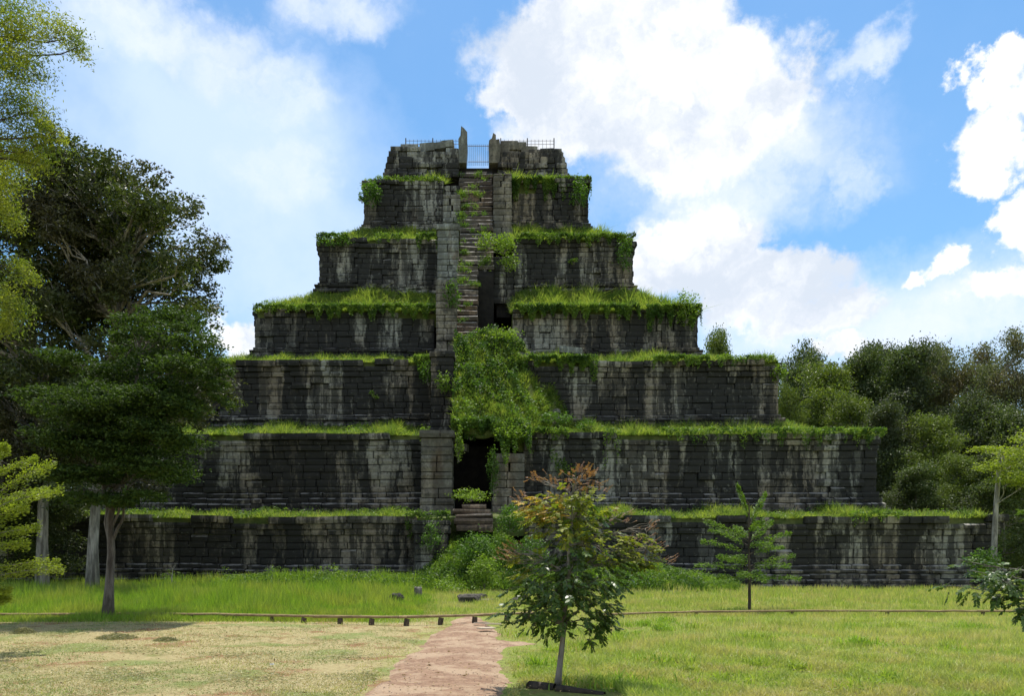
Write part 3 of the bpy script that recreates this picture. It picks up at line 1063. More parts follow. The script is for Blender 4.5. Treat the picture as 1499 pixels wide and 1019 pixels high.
kk = np.sin(x * 3.2 - y * 1.4) * np.sin(y * 2.4 + x) + .3 > rng.uniform(-.4, .9, n)
x, y = x[kk], y[kk]; n = len(x)
dk = MB()
leaves(dk, np.stack([x, y, mound_z(x, y) + rng.uniform(.1, .75, n)], 1), .2, flat=.35)
tag(dk.build('slope_shrubbery', m_leaf('slope_shrub_leaves', (.03, .07, .012), (.08, .15, .025), .3)), 'dark broad-leaved growth on the upper part of the collapsed slope', 'shrubbery', kind='stuff')
# curtain over the lip of the dark hollow and down onto the right pylon
n = 9000
x = rng.uniform(-1.6, 3.5, n)
dropm = (.45 + .75 * np.abs(np.sin(x * 4.3) * np.sin(x * 1.9 + 1))) * np.where(x > .85, 2.6 * np.clip((x - .7) * 1.2, 0, 1), .3 + .2 * np.sin(x * 5)) * np.where(x > 2.6, .7, 1)
dz = rng.uniform(0, 1, n) ** 1.2 * dropm
y = 51.3 - dz * .55 + rng.uniform(-.3, .3, n)
leaves(mb, np.stack([x, y, 10.6 - dz + rng.normal(0, .15, n)], 1), .16, flat=.3, droop=.3)
tag(mb.build('slope_weeds', G_WEED), 'leafy weeds over the collapsed slope and the dark hollow below it', 'weeds', kind='stuff')

# tall grass and herbs between the rail and the pyramid
def strip(name, label, n, px0, px1, py0, py1, h, wd, m, hfun=None):
    px = rng.uniform(px0, px1, n); py = rng.uniform(py0, py1, n)
    D = F * EYE / (py - HY)
    x = (px - CX) * D / F
    z = ground_h(x, D) + np.where((D > 39) & (x > -26) & (x < 18), bank_z(x, D), 0)
    hh = h * (1 + .3 * np.sin(x * 1.1) * np.sin(D * .9) + .2 * np.sin(x * 3.3))
    if hfun is not None: hh = hh * hfun(x, D)
    mb = MB()
    blades(mb, np.stack([x, D, z - .02], 1), hh, wd * D / 30, .28)
    return tag(mb.build(name, m), label, 'grass', kind='stuff')
strip('tall_grass', 'tall bright green grass between the wooden rail and the left half of the pyramid', 100000, -260, 640, 861, 912, .52, .035, G_TALL,
      lambda x, y: np.clip(.35 + (y - 21.8) * .12, .3, 1.15) * np.clip((-.8 - x) / 3.2, .18, 1))
strip('meadow_grass', 'yellow-green grass between the wooden rail and the right half of the pyramid', 70000, 620, 1760, 861, 904, .22, .03, G_LAWN,
      lambda x, y: np.clip(.5 + (y - 23) * .05, .5, 1.2))
# herbs along the wall foot
mb = MB()
n = 26000
x = rng.uniform(-19, 12.5, n); y = rng.uniform(40.5, 46.2, n)
keep = rng.uniform(0, 1, n) < np.clip(.35 + .5 * np.sin(x * 1.1) * np.sin(y + x * .3) + .4 * ((x > 5)) * (x < 12), .05, 1)
keep &= ~((x > -19) & (x < -14) & (y < 44))
x, y = x[keep], y[keep]
z = bank_z(x, y) + rng.uniform(0, 1, len(x)) ** 1.3 * (.55 + .4 * np.sin(x * 2.1))
leaves(mb, np.stack([x, y, z], 1), .14, flat=.4)
tag(mb.build('undergrowth', G_WEED), 'leafy green herbs growing along the foot of the lowest wall', 'undergrowth', kind='stuff')

mb = MB()
n = 60000
x = rng.uniform(-14, 14, n); y = rng.uniform(40, 47, n)
bz = bank_z(x, y)
k_ = (bz > .12)
x, y, bz = x[k_], y[k_], bz[k_]
blades(mb, np.stack([x, y, bz - .05], 1), .42, .05, .6, lean_dir=(0, -.25))
k_ = rng.uniform(0, 1, len(x)) < .6
leaves(mb, np.stack([x[k_], y[k_], bz[k_] + rng.uniform(0, .5, k_.sum())], 1), .13, flat=.4)
tag(mb.build('bank_grass', G_WEED), 'grass and herbs covering the earth bank at the foot of the stairs', 'grass', kind='stuff')

# foreground lawns; denser near the camera
def lawn(n, px0, px1, py0, py1):
    px = rng.uniform(px0, px1, n); py = rng.uniform(py0, py1, n)
    D = F * EYE / (py - HY)
    x = (px - CX) * D / F
    l, r = path_edges(D)
    return x, D, l, r
x, D, l, r = lawn(430000, -420, 2300, 897, 1080)
wb = .25 * np.sin(D * 3.1) * np.sin(x * 4) + rng.normal(0, .08, len(x))
right = (x > r + .02 + np.abs(rng.normal(0, .10, len(x)))) & ~((D < 10.7) & (D > 9.4) & (x > .55) & (x < 1.85)) & ~(np.hypot(x - 1.09, D - 10.7) < .3)
x2, D2 = x[right], D[right]
d_edge = np.clip((x2 - np.interp(D2, PD, PR)) / 1.4, 0, 1)
hh = (.055 + .10 * d_edge) * (1 + .45 * np.sin(x2 * .9 + 1) * np.sin(D2 * .7) + .25 * np.sin(x2 * 3.7 + D2 * 2))
mb = MB()
n1 = D2 < 15
P = np.stack([x2, D2, ground_h(x2, D2) - .01], 1)
blades(mb, P[n1], hh[n1], .0105, .45, bend=True)
blades(mb, P[~n1], hh[~n1], .016, .45)
tag(mb.build('lawn_grass', G_LAWN), 'uneven yellow-green grass right of the red dirt path', 'grass', kind='stuff')
left = x < l - .02 - np.abs(rng.normal(0, .12, len(x)))
x3, D3 = x[left], D[left]
bare = (np.sin(x3 * .9 + D3 * .5) * np.sin(D3 * 1.3 - x3 * .4) + .5 * np.sin(x3 * 2.7 + 1) * np.sin(D3 * 3.1)) > rng.uniform(.35, .9, len(x3))
x3, D3 = x3[~bare], D3[~bare]
mb = MB()
blades(mb, np.stack([x3, D3, ground_h(x3, D3) - .004], 1), .032 + .012 * np.sin(x3 * 1.3) * np.sin(D3), .013 + D3 * .0003, 1.1)
tag(mb.build('mown_grass', G_DRY), 'short mown straw-coloured grass left of the red dirt path', 'grass', kind='stuff')
# green fringe of longer grass beside the path and rail
xf, Df, lf, rf = lawn(70000, -260, 1000, 897, 1080)
near_l = (xf < lf) & (xf > lf - .5) & (rng.uniform(0, 1, len(xf)) < .7)
rail_z = (Df > 20.8) & (Df < 24) & (xf < lf)
patch = (xf < lf) & (np.sin(xf * 1.7 + 2) * np.sin(Df * 1.1) > .55) & (rng.uniform(0, 1, len(xf)) < .35)
s_ = near_l | rail_z | patch
mb = MB()
blades(mb, np.stack([xf[s_], Df[s_], ground_h(xf[s_], Df[s_]) - .01], 1), np.where(rail_z[s_], .13, .05), .014, .5)
tag(mb.build('fringe_grass', G_LAWN), 'greener grass fringe along the left edge of the path and below the rail', 'grass', kind='stuff')
# coarse weed tufts on the right lawn
mb = MB()
for (px, py, s) in [(rng.uniform(760, 1560), HY + F * EYE / rng.uniform(10.2, 22), rng.uniform(.09, .24)) for _ in range(90)]:
    D0 = F * EYE / (py - HY)
    n = int(rng.uniform(25, 110)); w_ = rng.uniform(.05, .3)
    if (px - CX) * D0 / F < path_edges(D0)[1] + .3: continue
    P = np.stack([(px - CX) * D0 / F + rng.normal(0, w_, n), D0 + rng.normal(0, w_, n), np.zeros(n)], 1)
    blades(mb, P, s, .02, .6, bend=True)
    leaves(mb, P[:20] + [0, 0, s * .4], .06, flat=.5)
tag(mb.build('weed_tufts', G_TALL), 'scattered dark green weed tufts in the grass right of the path', 'weeds', kind='stuff')

# raked heaps of grass clippings on the mown lawn
G_CLIP = m_leaf('clippings', (.16, .17, .08), (.38, .34, .2), .3)
for (px, py, rx, hz, lab) in ((170, 938, .5, .14, 'longest heap of raked grass clippings on the mown lawn, nearest the tree'), (35, 930, .3, .16, 'dark heap of raked grass clippings in front of the yellow-green sapling'),
                              (243, 941, .28, .1, 'smallest low heap of raked grass clippings, right of the long heap')):
    D0 = F * EYE / (py - HY); n = 2600
    a = rng.uniform(0, 6.28, n); q_ = rng.uniform(0, 1, n) ** .5
    x = (px - CX) * D0 / F + np.cos(a) * q_ * rx; y = D0 + np.sin(a) * q_ * rx * .8
    z = rng.uniform(0, 1, n) * hz * (1 - q_ ** 2)
    mb = MB()
    leaves(mb, np.stack([x, y, z + .01], 1), .09, flat=.6, ratio=.16)
    tag(mb.build('clippings_heap', G_CLIP), lab, 'grass heap', group='heaps of grass clippings')

# ------------------------------------------------------------------ low wooden rail on stub posts
bar = thing('low_rail', 'low wooden pole rail on short posts, left of the path and across its end', 'barrier', (0, 21, 0))
RP = [(-40, 900, .12), (70, 900, .12), (180, 899, .12), (330, 900, .16), (465, 903, .20), (590, 904, .22), (700, 901, .22), (775, 898, .22)]
def rail_pt(px, py, z):
    D = F * (EYE - z) / (py - HY)
    return np.array([(px - CX) * D / F, D, z])
for a, b in zip(RP[:-1], RP[1:]):
    mb = MB()
    pa, pb = rail_pt(*a), rail_pt(*b)
    pa[0] -= .12; pb[0] += .12
    pa[1] += random.uniform(-.03, .03); pb[1] += random.uniform(-.03, .03)
    limb(mb, pa, pb, .042, .034, wob=.0012, seg=9, sides=7)
    par(mb.build('rail', WOOD, smooth=True), bar)
for px in (330, 399, 445, 498, 544, 595, 645, 695, 742, 240, 280):
    i = [j for j in range(len(RP) - 1) if RP[j][0] <= px <= RP[j + 1][0]][0]
    t_ = (px - RP[i][0]) / (RP[i + 1][0] - RP[i][0])
    p = rail_pt(px, RP[i][1] + t_ * (RP[i + 1][1] - RP[i][1]), RP[i][2] + t_ * (RP[i + 1][2] - RP[i][2]))
    mb = MB()
    r_ = .075 if px > 440 else .055
    g0 = float(ground_h(p[0], p[1]))
    tube(mb, [(p[0], p[1], g0 - .15), (p[0] + random.uniform(-.01, .01), p[1], g0 + .08), (p[0] + random.uniform(-.03, .03), p[1] + .01, p[2] - .045)], [r_ * 1.05, r_, r_ * .92], 8)
    par(mb.build('post', WOOD_D), bar)
bar2 = thing('low_rail', 'low pole rail half sunk in the grass, right of the young red-tipped tree', 'barrier', (8, 23, 0))
RP2 = [(885, 900, .12), (1010, 896, .12), (1150, 895, .13), (1290, 895, .14), (1430, 895, .14), (1560, 896, .13)]
for a, b in zip(RP2[:-1], RP2[1:]):
    mb = MB(); pa, pb = rail_pt(*a), rail_pt(*b)
    limb(mb, pa, pb + [.15, 0, 0], .04, .032, wob=.0015, seg=8, sides=6)
    par(mb.build('rail', WOOD, smooth=True), bar2)
    mb = MB(); tube(mb, [(pa[0] + .2, pa[1] + .02, -.1), (pa[0] + .2, pa[1] + .02, pa[2] - .03)], .06, 7)
    par(mb.build('post', WOOD_D), bar2)

# loose boards and rocks
for i, (px, py, L, wd, a, lab) in enumerate(((722, 918, .42, .13, .15, 'short bleached board at the grass edge, topmost of three loose boards'), (705, 917, .40, .10, -.05, 'thin loose board lying on the end of the path'),
                                (712, 925, .42, .20, .5, 'wide pale loose board lying on the end of the path, nearest of three'))):
    D0 = F * EYE / (py - HY)
    mb = MB(); box(mb, -L / 2, L / 2, -wd / 2, wd / 2, .0, .03, .006)
    o = mb.build('loose_board', BOARD)
    o.location = ((px - CX) * D0 / F, D0, .06 + .004 * i); o.rotation_euler = (0, .02, a)
    tag(o, lab, 'board', group='loose boards at the end of the path')

def rock(px, py, D, L, H, lab, m=ROCK, grp='rocks lying before the stairs'):
    me = MB()
    u = rng.normal(0, 1, (1, 3))
    n, mth = 9, 6
    V = []
    for i in range(mth):
        th = math.pi * (i + .5) / mth
        for j in range(n):
            ph = 2 * math.pi * j / n
            rr = 1 + random.uniform(-.16, .16)
            e = lambda v: math.copysign(abs(v) ** .6, v)
            V.append((L / 2 * e(math.sin(th) * math.cos(ph)) * rr, L * .35 * e(math.sin(th) * math.sin(ph)) * rr, H / 2 * e(math.cos(th)) * rr))
    q = [(i * n + j, (i + 1) * n + j, (i + 1) * n + (j + 1) % n, i * n + (j + 1) % n) for i in range(mth - 1) for j in range(n)]
    V += [(0, 0, H / 2), (0, 0, -H / 2)]
    t = [(len(V) - 2, j, (j + 1) % n) for j in range(n)] + [(len(V) - 1, (mth - 1) * n + (j + 1) % n, (mth - 1) * n + j) for j in range(n)]
    me.add(V, q, t)
    o = me.build('rock', m)
    p = W(px, py, D)
    o.location = (p[0], D, max(p[2], H * .35)); o.rotation_euler = (0, 0, random.uniform(-.3, .3))
    tag(o, lab, 'rock', group=grp)
rock(688, 884, 31, .85, .42, 'flat-topped dark block, largest of the rocks at the foot of the stairs')
rock(677, 876, 33, .45, .3, 'small dark rock just left behind the flat-topped block')
rock(699, 875, 33.5, .9, .3, 'low mossy rock just right behind the flat-topped block')
rock(612, 868, 35, .4, .5, 'grey upright stone standing in the tall grass left of the stairs', STONE_L)
rock(580, 884, 30, .6, .5, 'brown rock sunk in the tall grass above the wooden rail')
rock(757, 884, 30.5, .5, .3, 'dark rock in the grass left of the young red-tipped tree')
rock(715, 884, 32, .7, .15, 'low brown slab in the grass at the foot of the stairs', STONE_B)

# two charred logs round the foot of the young tree
lg = MB(); limb(lg, W(777, 1006, 10.75), W(812, 1009, 10.6), .085, .075, wob=.005, sides=9)
tube(lg, [W(776, 1006, 10.76), W(777, 1006, 10.75)], [.08, .085], 9)
tag(lg.build('log', LOG, smooth=True), 'short thick charred log left of the young tree trunk', 'log', group='logs round the young tree')
lg = MB(); limb(lg, W(815, 1010, 10.5), W(885, 1019, 10.2), .07, .05, wob=.006, sides=9)
tag(lg.build('log', LOG, smooth=True), 'longer thinner charred log right of the young tree trunk', 'log', group='logs round the young tree')

# ------------------------------------------------------------------ trees
L_DARK = m_leaf('dark_leaves', (.03, .05, .014), (.10, .125, .03), .32, patch=(.06, .058, .03), psc=.25)
L_MID = m_leaf('mid_green_leaves', (.022, .045, .01), (.065, .105, .02), .36, rough=.6, spec=.2)
L_YEL = m_leaf('yellow_green_leaves', (.17, .21, .02), (.34, .35, .05), .45, patch=(.12, .17, .025), psc=1.2)
L_SAP = m_leaf('sapling_leaves', (.16, .21, .02), (.28, .33, .04), .45)
L_FOR = m_leaf('forest_leaves', (.04, .07, .016), (.13, .165, .045), .34, patch=(.06, .075, .03), psc=.12)
L_FOR2 = m_leaf('forest_leaves_bright', (.07, .11, .016), (.17, .21, .035), .36)
L_FOR3 = m_leaf('forest_leaves_grey', (.07, .09, .035), (.17, .185, .08), .34, patch=(.13, .11, .05), psc=.2)
L_PINE = m_leaf('feather_leaves', (.06, .125, .015), (.17, .26, .035), .4)
L_YT = m_leaf('young_tree_leaves', (.04, .085, .015), (.115, .18, .03), .36, rough=.38, spec=.5)
L_YT2 = m_leaf('young_tree_lime_leaves', (.14, .19, .02), (.30, .30, .04), .42)
L_RED = m_leaf('young_tree_red_leaves', (.17, .065, .035), (.32, .17, .08), .35)
L_ORG = m_leaf('young_tree_gold_leaves', (.42, .26, .05), (.50, .36, .08), .4)

def inside(poly, x, y):
    c = False
    n = len(poly)
    for i in range(n):
        x1, y1 = poly[i]; x2, y2 = poly[(i + 1) % n]
        if (y1 > y) != (y2 > y) and x < (x2 - x1) * (y - y1) / (y2 - y1) + x1: c = not c
    return c

def clumps_in(poly, D, n, r, depth, flat=.75, edge=None):
    xs_ = [p[0] for p in poly]; ys_ = [p[1] for p in poly]
    out = []
    while len(out) < n:
        px, py = random.uniform(min(xs_), max(xs_)), random.uniform(min(ys_), max(ys_))
        if not inside(poly, px, py): continue
        d = D + random.uniform(-depth, depth)
        p = W(px, py, D)
        rr = random.uniform(.7, 1.3) * r
        out.append((p[0], d, p[2], rr, rr, rr * flat))
    return out

# two tall dark trees at the left end of the pyramid
D0 = 39
polyB = [(110, 240), (150, 236), (200, 258), (240, 268), (268, 292), (312, 330), (300, 350), (308, 385), (318, 412), (306, 440), (312, 470), (285, 470), (255, 440), (240, 470), (200, 500), (120, 510), (90, 400)]
polyB = [(a_ - 12, b_ + 4) for a_, b_ in polyB]
cl = clumps_in(polyB, D0, 95, 1.05, 3.4)
lowB = [(100, 470), (280, 500), (330, 530), (300, 570), (300, 610), (230, 640), (215, 700), (150, 735), (100, 720)]
cl += clumps_in(lowB, D0, 42, 1.25, 2.6)
tb = [W(135, 872, D0), W(136, 800, D0), W(140, 740, D0), W(146, 660, D0), W(155, 560, D0), W(170, 470, D0), W(185, 380, D0)]
make_tree('tall_tree', 'tall dark open-crowned tree, pale fluted trunk, the right one of the tall left pair', 'tree', tb[0], tb, .25, .13, cl, 110000, .19, L_DARK, BARK_P, flute=.16,
          sides=15, twigs=5, spread=.17, sub=34, flat=.3, limb_r=.10, start=.3, group='pair of tall trees at the left')
polyA = [(-120, 300), (-40, 262), (30, 258), (110, 240), (130, 300), (120, 420), (130, 520), (100, 600), (-100, 640)]
cl = clumps_in(polyA, D0 + 1, 76, 1.4, 3.4)
lowA = [(-120, 560), (110, 560), (110, 720), (60, 745), (-120, 760)]
cl += clumps_in(lowA, D0 + 1, 40, 1.35, 2.6)
ta = [W(62, 872, D0 + 1), W(62, 790, D0 + 1), W(64, 720, D0 + 1), W(60, 640, D0 + 1), W(50, 540, D0 + 1), W(45, 440, D0 + 1), W(30, 360, D0 + 1)]
make_tree('tall_tree', 'tall dark tree, pale fluted trunk, the left one of the tall left pair', 'tree', ta[0], ta, .26, .14, cl, 100000, .20, L_DARK, BARK_P, flute=.16,
          sides=15, twigs=5, spread=.17, sub=34, flat=.3, limb_r=.10, start=.3, group='pair of tall trees at the left')

# mid-green feathery tree with the bare forked trunk in front of them
D1 = 22.8
MC = [(250, 460, 50, 16), (215, 480, 45, 18), (280, 500, 45, 16), (320, 520, 38, 16), (300, 560, 45, 18), (250, 530, 60, 20), (190, 510, 45, 18), (140, 490, 38, 14), (170, 545, 60, 20), (110, 530, 45, 14),
      (75, 520, 30, 9), (70, 585, 38, 15), (105, 600, 50, 18), (150, 610, 55, 20), (215, 590, 60, 20), (290, 610, 50, 22), (330, 570, 25, 14), (325, 600, 22, 12), (60, 610, 26, 12), (240, 640, 60, 20), (180, 650, 60, 20),
      (130, 660, 50, 20), (95, 650, 40, 16), (290, 650, 35, 16), (220, 690, 55, 16), (150, 700, 50, 14), (270, 690, 30, 12), (200, 440, 25, 10), (240, 445, 25, 10), (120, 560, 45, 16), (200, 560, 50, 18),
      (345, 545, 12, 8), (340, 590, 12, 8), (265, 575, 50, 20), (100, 700, 40, 14), (225, 725, 30, 10), (130, 730, 35, 12), (185, 735, 40, 12), (170, 620, 70, 22), (230, 600, 70, 22), (200, 670, 70, 22), (150, 585, 60, 20), (260, 640, 50, 20), (170, 480, 40, 14), (300, 540, 50, 18), (120, 640, 50, 18)]
cl = []
for (px, py, rx, ry) in MC:
    px = 195 + (px - 195) * (.95 if py < 600 else .78); rx *= .84
    p = W(px, py, D1); d = D1 + random.uniform(-2.2, 2.2)
    cl.append((p[0], d, p[2], rx * D1 / F, random.uniform(.7, 1.1), ry * .85 * D1 / F))
    if py > 600: cl.append((p[0] + .3, D1 - 1.6, p[2] - .1, rx * .8 * D1 / F, .8, ry * .7 * D1 / F))
tp = [W(158, 907, D1), W(160, 860, D1), W(163, 810, D1), W(161, 760, D1), W(170, 715, D1), W(180, 660, D1), W(195, 590, D1), W(205, 520, D1)]
t_mid = make_tree('feathery_tree', 'mid-green feathery tree with thin forked grey trunk rising beside the low rail', 'tree', tp[0], tp, .14, .035, cl, 80000, .105, L_MID, BARK_M,
          twigs=5, spread=.21, sub=26, flat=.5, limb_r=.024, start=.5)
mb = MB()
limb(mb, W(163, 815, D1), W(150, 700, D1 + .2), .09, .05, wob=.02)
limb(mb, W(166, 790, D1), W(190, 725, D1 - .2), .05, .025, wob=.02)
limb(mb, W(165, 770, D1), W(180, 690, D1 - .3), .04, .008, wob=.05)
limb(mb, W(180, 690, D1 - .3), W(196, 705, D1 - .3), .01, .004, wob=.05)
par(mb.build('limb', BARK_M, smooth=True), t_mid)

# yellow-green hanging boughs from a tree just outside the frame
D2 = 19
YC_ = [(20, 20, 60, 30), (75, 10, 30, 18), (60, 60, 22, 18), (10, 70, 50, 30), (45, 95, 35, 20), (20, 130, 55, 28), (70, 165, 26, 18), (40, 175, 45, 22), (10, 200, 50, 22), (75, 205, 28, 14), (50, 225, 28, 12), (10, 232, 25, 10),
       (-40, 40, 60, 50), (-50, 130, 60, 50), (-60, 220, 60, 40), (12, 290, 22, 24), (10, 340, 26, 26), (25, 370, 18, 18), (8, 400, 28, 24), (25, 430, 15, 20), (5, 460, 25, 18), (-40, 320, 50, 50), (-40, 420, 50, 50),
       (-90, 80, 60, 60), (-90, 250, 60, 60), (-100, 380, 50, 60), (95, 25, 12, 9), (100, 200, 10, 8)]
cl = []
for (px, py, rx, ry) in [(a_ - (14 if b_[0] < 260 else 36), *b_) for a_, *b_ in YC_]:
    p = W(px, py, D2); d = D2 + random.uniform(-1.4, 1.4)
    cl.append((p[0], d, p[2], rx * D2 / F, .7, ry * D2 / F))
tp = [W(-190, 925, D2), W(-180, 700, D2), W(-170, 500, D2), W(-150, 350, D2), W(-130, 250, D2), W(-110, 100, D2), W(-80, 0, D2)]
make_tree('weeping_tree', 'yellow-green tree whose boughs hang into the top left corner', 'tree', tp[0], tp, .3, .1, cl, 62000, .085, L_YEL, BARK_D, twigs=6, spread=.34, flat=.2, ratio=.32, droop=.5,
          limb_r=.035, start=.3)

def feather_branch(tm, lm, a, b, width, n, size, r0, sag=.1, up=0.0):
    p = limb(tm, a, b, r0, r0 * .2, sag=sag, seg=7, wob=.01, sides=5)
    t_ = rng.uniform(.12, 1, n)
    base_ = np.stack([np.interp(t_, np.linspace(0, 1, 7), p[:, i]) for i in range(3)], 1)
    dirn = unit(np.asarray(b, float) - np.asarray(a, float))
    sd_ = unit(np.cross(dirn, [0, 0, 1]))
    off = rng.uniform(-1, 1, n)
    taper = width * np.clip(np.sin(np.clip(t_, 0, 1) * np.pi * .85 + .25), .12, 1)
    P = base_ + sd_ * (off * taper)[:, None] + dirn * (np.abs(off) * taper * .8)[:, None]
    P[:, 2] -= np.abs(off) * taper * .25 - rng.normal(.01, .05, n) * width / .25 - up
    leaves(lm, P, size, flat=.5, ratio=.35, dirs=np.where(off[:, None] > 0, sd_, -sd_) * .8 + dirn * .7)

# feather-leaved sapling on the right lawn
D3 = 26.8
t = thing('feathery_sapling', 'slender sapling with tiered feathery branches standing before the right wall', 'sapling', tuple(W(1097, 893, D3)))
tm, lm = MB(), MB()
limb(tm, W(1097, 894, D3), W(1096, 735, D3), .055, .02, wob=.004, seg=10)
limb(tm, W(1096, 740, D3), W(1079, 711, D3), .02, .006, wob=.01)
for (x0, y0, x1, y1, dd, wd) in ((1097, 795, 1026, 764, -.5, .26), (1096, 800, 1050, 775, .9, .22), (1097, 812, 1030, 793, .3, .26), (1097, 832, 1040, 815, -.9, .26), (1097, 835, 1024, 829, .6, .28),
                             (1097, 850, 1048, 846, -.2, .26), (1097, 795, 1138, 763, .5, .24), (1097, 800, 1142, 783, -.9, .24), (1097, 812, 1150, 802, .2, .24), (1097, 830, 1155, 815, -.5, .28),
                             (1097, 836, 1168, 830, .7, .28), (1097, 850, 1168, 848, -.2, .26), (1097, 770, 1124, 722, .2, .2), (1096, 755, 1077, 711, -.1, .16), (1097, 840, 1090, 850, -1.8, .3),
                             (1097, 800, 1104, 800, -1.5, .28), (1097, 820, 1090, 820, 1.6, .28), (1097, 780, 1100, 765, -1.0, .22), (1097, 790, 1090, 770, 1.0, .2), (1097, 845, 1110, 845, 1.7, .28)):
    feather_branch(tm, lm, W(x0, y0, D3), W(x1, y1, D3) + [0, dd, 0], wd * .95, 330, .10, .018, sag=.06)
for m_, b_, nm in ((BARK_D, tm, 'trunk'), (L_PINE, lm, 'crown')): par(b_.build(nm, m_, smooth=nm == 'trunk'), t)

# bright layered sapling at the left edge
D4 = 14.5
t = thing('layered_sapling', 'bright yellow-green layered sapling reaching in at the lower left edge', 'sapling', tuple(W(-28, 958, D4)))
tm, lm = MB(), MB()
limb(tm, W(-28, 958, D4), W(-20, 660, D4), .05, .012, wob=.006, seg=10)
for (x0, y0, x1, y1, dd, wd) in ((-20, 735, 82, 680, -.1, .2), (-22, 750, 74, 714, .4, .2), (-22, 770, 52, 744, -.4, .2), (-24, 790, 48, 772, .2, .2), (-24, 806, 45, 796, -.2, .2), (-25, 850, 88, 836, .1, .18),
                             (-25, 835, 60, 825, .6, .18), (-26, 890, 15, 875, -.2, .16), (-20, 700, 40, 670, .3, .16), (-20, 680, 15, 655, -.2, .14), (-26, 870, 30, 862, -.5, .18), (-24, 760, 20, 735, -.9, .2),
                             (-22, 720, -80, 690, .1, .2), (-24, 780, -110, 760, .1, .2), (-24, 830, -100, 815, .1, .2), (-24, 820, 10, 812, -.9, .2), (-22, 740, 30, 715, .9, .2)):
    feather_branch(tm, lm, W(x0, y0, D4), W(x1, y1, D4) + [0, dd, 0], wd * 1.3, 720, .062, .014, sag=.05)
for m_, b_, nm in ((BARK, tm, 'trunk'), (L_SAP, lm, 'crown')): par(b_.build(nm, m_, smooth=nm == 'trunk'), t)

def compound(lm, tm, P, D_, L, nl, size, droop=.3):
    """pinnate leaves: a thin stalk with paired leaflets"""
    for p, d in zip(P, D_):
        d = d + [0, 0, -droop]
        d = d / (np.linalg.norm(d) + 1e-9)
        e = p + d * L * .8 + [0, 0, -droop * L * .3]
        s_ = np.cross(d, [0, 0, 1.]); s_ = s_ / (np.linalg.norm(s_) + 1e-9)
        tt_ = np.repeat(np.linspace(.25, 1, nl), 2)
        sg = np.tile([1, -1], nl)
        b_ = p + (e - p) * tt_[:, None]
        dirs_ = s_[None] * sg[:, None] * .9 + d[None] * .6 + rng.normal(0, .18, (nl * 2, 3)); dirs_[:, 2] -= .25
        dirs_ = unit(dirs_)
        sz = size * rng.uniform(.75, 1.15, nl * 2)
        wv = unit(np.cross(dirs_, np.cross(s_, d)[None] + rng.normal(0, .3, (nl * 2, 3))))
        a0 = b_; a3 = b_ + dirs_ * sz[:, None]
        m1 = b_ + dirs_ * (sz * .35)[:, None]; m2 = b_ + dirs_ * (sz * .7)[:, None]
        wd = (sz * .24)[:, None]
        V = np.stack([a0, m1 + wv * wd, m2 + wv * wd * .8, a3, m2 - wv * wd * .8, m1 - wv * wd], 1)
        k = np.arange(nl * 2) * 6
        lm.add(V, np.stack([k + 1, k + 2, k + 4, k + 5], 1), np.concatenate([np.stack([k, k + 1, k + 5], 1), np.stack([k + 2, k + 3, k + 4], 1)]))
        if tm is not None: tube(tm, [p, e], [.0022, .001], 3, cap=False)

# the young tree by the path with red and gold new leaves
D5 = 10.7
t = thing('young_tree', 'young tree with dark lower leaves and red and gold tips, standing beside the path', 'tree', tuple(W(816, 1010, D5)))
tm = MB()
trunk = [W(816, 1012, D5), W(819, 980, D5), W(823, 945, D5), W(826, 915, D5), W(828, 880, D5), W(833, 840, D5), W(832, 800, D5), W(838, 760, D5), W(836, 725, D5)]
tube(tm, trunk, [.055, .042, .037, .034, .03, .026, .02, .014, .008], 9)
trunk = np.array(trunk)
lm = {c: MB() for c in 'glro'}
YT = [('g', 830, 870, 75, 35, 75), ('g', 790, 885, 50, 28, 42), ('g', 865, 885, 40, 35, 38), ('g', 772, 905, 30, 15, 16), ('g', 868, 920, 16, 26, 14), ('g', 845, 850, 60, 26, 40), ('g', 800, 855, 55, 24, 36),
      ('g', 765, 860, 26, 16, 12), ('g', 745, 893, 20, 8, 6), ('g', 880, 845, 45, 20, 22), ('g', 850, 815, 55, 22, 24), ('g', 800, 825, 40, 20, 16), ('g', 812, 915, 30, 18, 18), ('g', 882, 905, 14, 22, 12),
      ('l', 845, 780, 55, 25, 30), ('l', 880, 800, 45, 20, 22), ('l', 915, 815, 35, 18, 20), ('l', 800, 745, 42, 26, 34), ('l', 850, 745, 40, 30, 26), ('l', 820, 730, 30, 18, 14), ('l', 775, 835, 28, 14, 9),
      ('g', 900, 830, 40, 16, 18), ('g', 850, 755, 35, 30, 18), ('l', 935, 820, 24, 12, 14), ('l', 920, 785, 26, 14, 14), ('l', 948, 800, 16, 10, 7), ('l', 845, 725, 30, 14, 12), ('l', 770, 820, 22, 12, 9), ('l', 825, 775, 45, 14, 12), ('g', 860, 790, 60, 20, 22), ('g', 825, 805, 40, 16, 14),
      ('o', 800, 752, 28, 8, 12), ('o', 785, 738, 24, 12, 8), ('o', 812, 735, 24, 14, 8),
      ('r', 842, 703, 34, 14, 16), ('r', 792, 704, 22, 10, 7), ('r', 752, 808, 26, 13, 14), ('r', 745, 820, 18, 10, 6), ('r', 905, 758, 30, 14, 10), ('r', 940, 775, 22, 14, 8), ('r', 955, 805, 20, 14, 9),
      ('r', 965, 822, 20, 8, 7), ('r', 862, 715, 28, 14, 10), ('r', 768, 728, 16, 9, 6), ('r', 820, 712, 26, 12, 8), ('r', 925, 795, 18, 10, 6), ('r', 855, 692, 12, 12, 6)]
